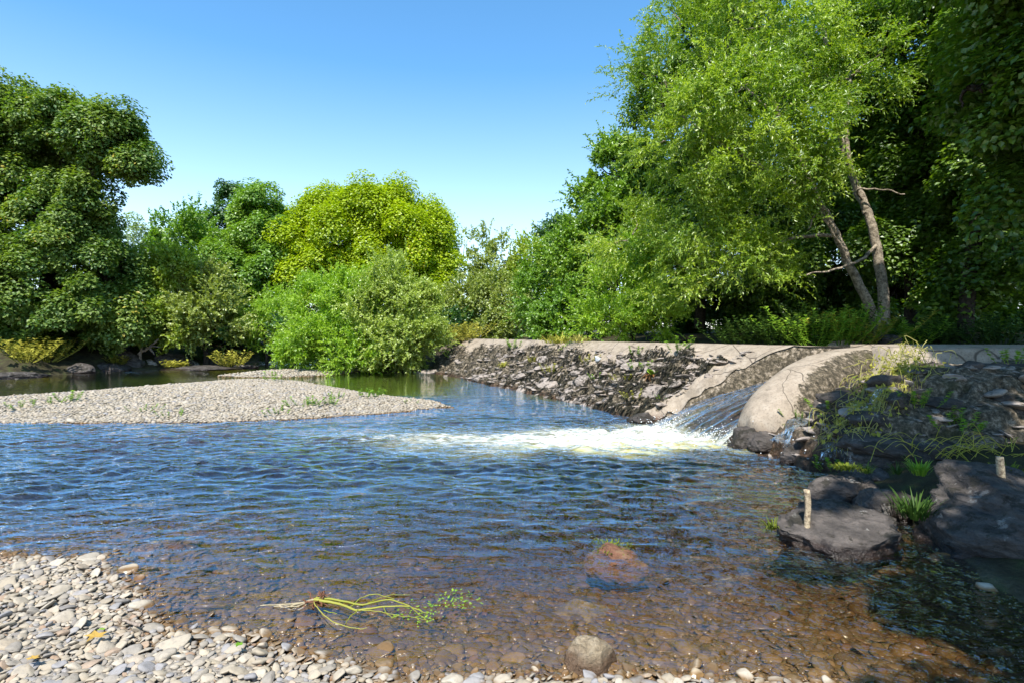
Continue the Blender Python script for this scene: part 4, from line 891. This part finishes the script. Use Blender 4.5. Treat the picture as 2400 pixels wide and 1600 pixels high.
# far bank of the upstream reach
tree('birch_tree', 'thin airy pale tree with visible stems right of the maple', G(1095, 46), [(1085, 615, 46, 32, 60, 1.5), (1100, 690, 46, 35, 45, 1.5)], 'olive', 513, .8, (.26, .08), .35, 'up', trunk_r=.18, twigs=1., droop=.2, cover=.8)
tree('grey_green_tree', 'grey green tree with twin domes in the central gap', G(1150, 45), [(1130, 600, 45, 24, 40, 1.3), (1165, 630, 45, 42, 65, 1.8), (1150, 700, 44, 60, 50, 1.8)], 'olive', 514, .8, (.24, .085), .7, 'up', trunk_r=.2, twigs=.6, droop=.2)
tree('russet_tree', 'russet tinged tree right of the central sky gap', G(1245, 43), [(1240, 615, 43, 40, 45, 1.6), (1270, 660, 43, 50, 65, 2), (1215, 680, 42.5, 42, 60, 1.6)], 'yel', 515, .8, (.24, .085), .7, 'up', trunk_r=.2, twigs=.5, droop=.2, bark='bark')
tree('blue_green_tree', 'bluish green rounded treetop behind the russet tree', G(1325, 48), [(1320, 570, 48, 36, 40, 1.6), (1340, 630, 48, 50, 60, 2)], 'deep', 516, .8, (.28, .09), 1., 'up', trunk_r=.2, twigs=.4)
tree('olive_bush', 'broad olive shrub beyond the far end of the weir', G(1130, 31), [(1110, 720, 31, 55, 55, 1.6), (1170, 710, 31, 65, 60, 1.8), (1130, 765, 30, 70, 30, 1.5), (1210, 760, 30.5, 45, 38, 1.5)], 'olive', 517, .5, (.16, .055), 1.1, 'up', trunk_r=.12, twigs=.4, droop=.2, cat='shrub')
tree('green_bush', 'light green leafy shrub behind the weir crest', G(1330, 23), [(1300, 735, 23, 58, 55, 1.4), (1370, 720, 23, 58, 62, 1.4), (1250, 700, 24, 35, 60, 1.2), (1340, 775, 22, 90, 24, 1.)], 'ash', 518, .45, (.14, .05), 1.1, 'up', trunk_r=.1, twigs=.35, droop=.2, cat='shrub')
tree('alder_tree', 'leafy mid green alder with ragged outline left of the big willow', G(1440, 24), [(1440, 420, 24, 60, 70, 1.5), (1400, 470, 23.8, 50, 60, 1.4), (1475, 500, 23.5, 70, 85, 1.7), (1410, 560, 23.2, 75, 65, 1.6), (1370, 630, 23, 75, 60, 1.6), (1470, 620, 22.5, 75, 75, 1.6), (1440, 380, 24.3, 34, 35, .9), (1320, 600, 23.8, 42, 60, 1.2), (1520, 430, 23.6, 55, 90, 1.5)], 'mid', 519, .5, (.17, .06), 1., 'up', trunk_r=.2, droop=.2, twigs=.4)
tree('willow_bush', 'bright young willow shrub under the big willow', G(1480, 17.5), [(1470, 690, 17.5, 75, 65, 1.1), (1520, 620, 18, 55, 80, 1.1), (1440, 750, 16.5, 75, 36, .9), (1540, 730, 16.5, 60, 55, .9)], 'sallow', 520, .4, (.12, .026), .9, 'up', trunk_r=.08, twigs=.4, droop=.25, cat='shrub')
for k, (px, Yd, wx, wy, lab) in enumerate([(1560, 24, 70, 70, 'dark hazel bush in the shade under the left edge of the big willow'), (1700, 23, 85, 75, 'dark hazel bush behind the hanging willow twigs'), (1840, 22, 80, 70, 'dark hazel bush seen left of the leaning willow trunks'),
                                     (1980, 21.5, 80, 75, 'hazel bush filling the gap behind the willow trunks'), (1915, 20, 70, 130, 'tall hazel bush seen between the leaning willow trunks'), (2130, 20.5, 90, 80, 'hazel bush low in the right hand thicket'), (2290, 19.5, 100, 90, 'dark hazel bush at the right end of the thicket')]):
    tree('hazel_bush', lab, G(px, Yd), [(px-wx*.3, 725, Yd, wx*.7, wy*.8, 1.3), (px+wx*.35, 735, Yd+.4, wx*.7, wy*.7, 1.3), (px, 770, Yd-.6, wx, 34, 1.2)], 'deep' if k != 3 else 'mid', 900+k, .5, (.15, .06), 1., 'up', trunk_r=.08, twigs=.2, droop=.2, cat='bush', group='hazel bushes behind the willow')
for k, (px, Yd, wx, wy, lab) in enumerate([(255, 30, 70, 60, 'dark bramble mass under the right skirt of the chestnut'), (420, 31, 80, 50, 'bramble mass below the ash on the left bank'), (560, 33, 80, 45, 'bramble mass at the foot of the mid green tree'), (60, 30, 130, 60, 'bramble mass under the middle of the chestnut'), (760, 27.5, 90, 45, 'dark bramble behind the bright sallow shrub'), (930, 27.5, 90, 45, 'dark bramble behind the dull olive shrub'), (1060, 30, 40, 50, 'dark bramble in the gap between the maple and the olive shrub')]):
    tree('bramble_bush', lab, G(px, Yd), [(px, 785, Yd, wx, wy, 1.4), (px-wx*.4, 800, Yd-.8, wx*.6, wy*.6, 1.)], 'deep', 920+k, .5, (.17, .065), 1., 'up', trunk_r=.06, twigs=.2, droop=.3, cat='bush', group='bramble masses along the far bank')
# the big willow
b = np.array(G(2065, 13.6)); b[2] = 1.55; w = lambda px, py, Yd: W(px, py, Yd)
tree('willow_tree', 'large bright leafy willow with two leaning lichen covered trunks', b, [
    (1600, 70, 14.5, 85, 110, 1.5), (1550, 180, 14.5, 50, 95, 1.1), (1720, 70, 14, 110, 120, 1.6), (1860, 90, 13.8, 110, 130, 1.6), (1700, 240, 13.4, 115, 95, 1.4), (1840, 270, 13.0, 110, 95, 1.3), (1930, 370, 12.6, 85, 60, 1.), (1780, 380, 12.8, 105, 70, 1.1),
    (1560, 330, 14.4, 48, 75, 1.1), (1660, 400, 13.8, 85, 75, 1.2), (1990, 180, 14, 100, 110, 1.4), (1720, -80, 14.4, 190, 90, 2.), (1960, -80, 14.4, 170, 100, 2.), (1640, 520, 14.2, 80, 85, 1.2), (1780, 500, 13.4, 85, 55, .9), (1740, 600, 13.8, 75, 70, 1.), (1820, 655, 13.6, 50, 42, .6), (1620, 640, 14.6, 65, 80, 1.1), (1480, 560, 15.5, 60, 90, 1.1)],
    'willow', 530, .50, (.125, .021), 1.15, 'twig', 'bark', .14, droop=.2, twigs=.3, back=.45, cover=1.0, limbs=[
        ([b-[0, 0, .3], w(2045, 735, 13.5), w(2000, 640, 13.4), w(1960, 550, 13.4), w(1920, 470, 13.6), w(1840, 300, 13.8), w(1760, 120, 14)], .13, .04),
        ([b-[0, 0, .3], w(2072, 715, 13.6), w(2058, 600, 13.7), w(2035, 500, 13.8), w(2005, 430, 14), w(1960, 280, 14.2), w(1930, 60, 14.4)], .14, .05),
        ([w(2035, 500, 13.8), w(2010, 450, 14.2), w(1985, 350, 14.4), w(1990, 150, 14.4)], .10, .04),
        ([w(2055, 575, 13.7), w(2020, 608, 13.3), w(1960, 630, 13.), w(1890, 645, 12.7)], .045, .015), ([w(1990, 620, 13.4), w(1960, 560, 13.1), w(1920, 500, 12.9), w(1895, 540, 12.8)], .04, .012),
        ([w(1920, 470, 13.6), w(1800, 400, 13.4), w(1680, 330, 13.6), w(1580, 260, 14.2)], .06, .02), ([w(1840, 300, 13.8), w(1740, 200, 13.8), w(1620, 120, 14.4)], .05, .02), ([w(1960, 550, 13.4), w(1860, 560, 13.4), w(1740, 600, 13.8), w(1640, 620, 14.4)], .05, .015), ([w(2030, 480, 13.9), w(2010, 445, 13.7), w(2060, 445, 13.5), w(2120, 455, 13.4)], .03, .015)])
# woodland on the right
WT = [('woodland_tree', 'slim woodland trunk just right of the willow stems', 2135, 15.5, [(2090, 330, 15.8, 70, 120, 1.2), (2110, 120, 16, 110, 130, 1.6), (2150, 560, 15.3, 70, 75, 1.), (2060, 600, 16, 70, 80, 1.)], 540, [(2135, 770), (2130, 600), (2110, 400), (2120, 200), (2110, 0)], .16),
      ('woodland_tree', 'double stemmed shaded woodland tree in the right thicket', 2205, 15, [(2200, 250, 15, 90, 130, 1.3), (2230, 60, 14.6, 120, 120, 1.5), (2240, 520, 14.8, 80, 100, 1.2), (2170, 440, 15.4, 60, 70, 1.)], 541, [(2205, 780), (2195, 600), (2170, 400), (2165, 280), (2200, 60)], .15),
      ('woodland_tree', 'dark woodland tree leaning in at the right edge', 2330, 13, [(2330, 330, 13, 110, 150, 1.4), (2340, 120, 12.5, 120, 130, 1.4), (2360, 560, 12.8, 110, 110, 1.3), (2460, 350, 13, 110, 250, 1.6), (2300, 690, 13.4, 90, 60, 1.)], 542, [(2260, 790), (2275, 600), (2310, 400), (2330, 200), (2345, 0)], .17),
      ('woodland_tree', 'tall woodland tree filling the back of the right thicket', 2060, 19, [(1960, 560, 19, 110, 120, 1.6), (2080, 430, 19.5, 110, 140, 1.8), (2220, 600, 18.5, 120, 120, 1.8), (2350, 650, 18, 120, 130, 1.8), (2300, 420, 19, 120, 150, 2.), (1820, 660, 18.5, 100, 90, 1.6), (2100, 680, 18, 130, 80, 1.5)], 543, [(2060, 770), (2065, 600), (2080, 300)], .2)]
WT += [('woodland_tree', 'tall mid green tree behind the left half of the big willow', 1640, 20, [(1600, 250, 20, 110, 130, 1.8), (1700, 120, 20.5, 120, 130, 2), (1650, 450, 19.5, 130, 130, 2), (1560, 600, 19.5, 90, 90, 1.6), (1760, 600, 19.5, 110, 110, 1.8)], 544, [(1640, 770), (1645, 600), (1650, 300)], .2),
       ('woodland_tree', 'tall mid green tree behind the right half of the big willow', 1860, 21, [(1850, 250, 21, 130, 150, 2), (1950, 100, 21, 130, 140, 2), (1840, 480, 20.5, 120, 120, 2), (1950, 450, 21, 100, 120, 1.8)], 545, [(1860, 770), (1865, 600), (1880, 300)], .2)]
for nm, lab, px, Yd, lb, sd_, pts, tr_ in WT:
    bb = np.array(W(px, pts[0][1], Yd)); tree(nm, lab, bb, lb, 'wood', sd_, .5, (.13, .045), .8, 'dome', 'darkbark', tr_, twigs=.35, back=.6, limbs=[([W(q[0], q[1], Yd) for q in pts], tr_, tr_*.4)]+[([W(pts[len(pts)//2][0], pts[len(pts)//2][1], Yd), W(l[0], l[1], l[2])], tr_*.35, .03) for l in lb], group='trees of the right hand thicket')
# overhanging trees beside and behind the viewer: they throw the shade on the right
def lobes_w(L): return [((c[0]/c[1]*F+CX) if abs(c[1]) > .01 else CX, 0, 0, 0, 0, 0) for c in L]
_lobe = lobe
def lobe(*a):
    return np.array(a[1:]) if a[0] == 'w' else _lobe(*a)
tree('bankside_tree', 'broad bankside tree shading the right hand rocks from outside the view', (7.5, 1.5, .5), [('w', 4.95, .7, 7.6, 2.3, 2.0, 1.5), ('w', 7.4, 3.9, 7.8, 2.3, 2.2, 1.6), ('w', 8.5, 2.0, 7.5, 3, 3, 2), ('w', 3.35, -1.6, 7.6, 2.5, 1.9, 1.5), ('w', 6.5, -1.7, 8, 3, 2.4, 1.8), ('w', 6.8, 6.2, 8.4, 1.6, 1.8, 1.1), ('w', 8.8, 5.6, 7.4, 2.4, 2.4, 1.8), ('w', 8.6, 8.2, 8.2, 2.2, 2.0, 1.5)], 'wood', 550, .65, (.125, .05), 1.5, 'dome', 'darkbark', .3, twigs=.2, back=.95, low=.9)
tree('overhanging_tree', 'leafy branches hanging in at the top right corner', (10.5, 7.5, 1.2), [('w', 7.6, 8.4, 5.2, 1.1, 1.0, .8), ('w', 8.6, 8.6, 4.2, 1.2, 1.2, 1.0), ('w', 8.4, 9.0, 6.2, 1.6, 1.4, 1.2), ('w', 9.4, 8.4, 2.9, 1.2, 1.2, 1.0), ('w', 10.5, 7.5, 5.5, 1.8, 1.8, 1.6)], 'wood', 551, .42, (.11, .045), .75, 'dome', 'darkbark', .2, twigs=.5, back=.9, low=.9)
# undergrowth along the right bank behind the crest
r = np.random.default_rng(600)
UG = [(1905, 12.2, .8, 'grass', 'tall leafy undergrowth plant left of the willow foot'), (1965, 12.0, .9, 'grass', 'sunlit nettle like plant close to the willow foot'), (2010, 12.0, .75, 'yweed', 'yellowing stalky plant before the willow foot'), (1860, 12.6, .7, 'dgrass', 'deep green plant at the left of the undergrowth row'),
      (2115, 12.2, .6, 'grass', 'leafy green plant right of the willow foot'), (2170, 12.2, .5, 'dgrass', 'shaded green plant at the start of the dark thicket'), (1800, 13, .7, 'dgrass', 'dark leafy plant under the willow branches'), (1730, 13.5, .6, 'dgrass', 'dark plant under the hanging willow twigs near the crest'),
      (2250, 12, .7, 'dgrass', 'dark broad plant in the shaded thicket floor'), (2340, 11.5, .7, 'dgrass', 'dark leafy plant at the right edge behind the crest'), (1935, 13, 1.0, 'dgrass', 'taller dark plant behind the sunlit nettle like one')]
for k, (px, Yd, H, mt, lab) in enumerate(UG):
    q = W(px, 800, Yd); weed((q[0], q[1], 1.2), 34, H, .035, mt, lab, 610+k, .75, cat='undergrowth plant', name='undergrowth_plant', group='undergrowth behind the weir crest', ll=.13)
q = W(1980, 800, 11.8); boulder('log_stump', (q[0], q[1], 1.28), (.35, .22, .10), 650, 'granite', 'brown half rotten log lying behind the crest before the willow', .2, sub=4, rough=.2, cat='log')
q = W(2085, 797, 11.9); boulder('boulder', (q[0], q[1], 1.36), (.28, .2, .13), 651, 'slate', 'brown grey rock behind the crest at the willow foot', .2, sub=4, rough=.2)
# left bank ground plants
LP = [(60, 868, 20.8, 1.0, 'yweed', 'yellow green reed clump at the far left waterline'), (110, 865, 21.8, 1.1, 'yweed', 'tall yellow reed clump left of the bank boulders'), (30, 855, 21.5, .9, 'dgrass', 'dark herb clump behind the far left reeds'), (160, 850, 23.5, .9, 'dgrass', 'dark leafy herb clump under the chestnut skirt'),
      (280, 865, 24.0, .45, 'yweed', 'low yellowish weed on the left bank boulders'), (410, 866, 24.5, .4, 'yweed', 'slim weed standing on the long channel ledge'), (545, 856, 25.0, .9, 'yweed', 'red tinged yellow shrub on the channel ledge'), (475, 838, 27.5, 1.1, 'dgrass', 'spreading green herb clump behind the channel ledge'),
      (330, 845, 25.6, .5, 'dgrass', 'small green herb between the left bank boulders'), (380, 835, 26.5, .9, 'dgrass', 'dark fern like herb under the yellow sallow'), (620, 830, 28.5, .9, 'dgrass', 'dark herb clump at the channel mouth'), (230, 840, 25, .8, 'dgrass', 'shaded herb clump above the left bank boulders')]
for k, (px, py, Yd, H, mt, lab) in enumerate(LP):
    q = W(px, py, Yd); zb = max(float(height(np.array([q[0]]), np.array([q[1]]))[0]), .05); weed((q[0], q[1], zb), 26, H*.8, .045, mt, lab, 660+k, .7, cat='herb clump', name='herb_clump', group='plants along the left bank', ll=.2)
r = np.random.default_rng(700); db = W(345, 838, 25); mb = MB()
for pts in ([(330, 845), (330, 800), (336, 770), (328, 752)], [(325, 830), (345, 815), (375, 812)], [(340, 822), (365, 800), (372, 795)], [(352, 818), (362, 830)], [(318, 800), (335, 798)]):
    P_ = curve([W(*q, 24.6)-db for q in pts], 6, .06, r); V_, F_ = tube(P_, np.linspace(.06, .015, len(P_)), 5); mb.add(V_, F_, 0)
tag(mb.build('dead_branch', M['drift'], None, db), 'bleached dead branch standing against the dark left bank', 'dead branch')

# ------------------------------------------------------------------ light, sky, camera
AZ, EL = math.radians(14), math.radians(57)             # sun behind the viewer, a little to the left
tosun = np.array([-math.sin(AZ)*math.cos(EL), -math.cos(AZ)*math.cos(EL), math.sin(EL)])
import mathutils
su = bpy.data.lights.new('sun', 'SUN'); su.energy = 4.4; su.angle = math.radians(.53); su.color = (1, .955, .88)
so = bpy.data.objects.new('sun', su); COL.objects.link(so); so.rotation_euler = mathutils.Vector(tosun).to_track_quat('Z', 'Y').to_euler()
wd_ = bpy.data.worlds.new('World'); SC.world = wd_; wd_.use_nodes = True; nt = wd_.node_tree
bg = nt.nodes['Background']; sky = nt.nodes.new('ShaderNodeTexSky'); sky.sky_type = 'NISHITA'; sky.sun_disc = False
sky.sun_elevation = EL; sky.sun_rotation = math.atan2(-tosun[0], tosun[1]); sky.altitude = 100; sky.air_density = 1.0; sky.dust_density = .25; sky.ozone_density = 6.0
hs = nt.nodes.new('ShaderNodeHueSaturation'); 
tcw = nt.nodes.new('ShaderNodeTexCoord'); sxyz = nt.nodes.new('ShaderNodeSeparateXYZ'); mr = nt.nodes.new('ShaderNodeMapRange'); nt.links.new(tcw.outputs['Generated'], sxyz.inputs[0]); nt.links.new(sxyz.outputs[2], mr.inputs['Value'])
for k_, v_ in (('From Min', .10), ('From Max', .42), ('To Min', .74), ('To Max', 1.12)): mr.inputs[k_].default_value = v_
nt.links.new(mr.outputs[0], hs.inputs['Saturation']); hs.inputs['Hue'].default_value = .489; nt.links.new(sky.outputs[0], hs.inputs['Color'])
nt.links.new(hs.outputs[0], bg.inputs[0]); bg.inputs[1].default_value = .15
cam = bpy.data.cameras.new('camera'); cam.lens = 20; cam.sensor_width = 36; cam.shift_y = -(800-HZ)/2400; cam.clip_end = 2000; cam.clip_start = .05
co = bpy.data.objects.new('camera', cam); COL.objects.link(co); co.location = (0, 0, EYE); co.rotation_euler = (math.pi/2, 0, 0); SC.camera = co
SC.view_settings.view_transform = 'Standard'; SC.view_settings.look = 'None'; SC.view_settings.exposure = .98; SC.view_settings.gamma = 1
cy = SC.cycles; cy.max_bounces = 7; cy.diffuse_bounces = 3; cy.glossy_bounces = 3; cy.transmission_bounces = 4; cy.transparent_max_bounces = 12; cy.volume_bounces = 0
cy.caustics_reflective = False; cy.caustics_refractive = False; cy.sample_clamp_indirect = 4; cy.sample_clamp_direct = 8; cy.use_denoising = True
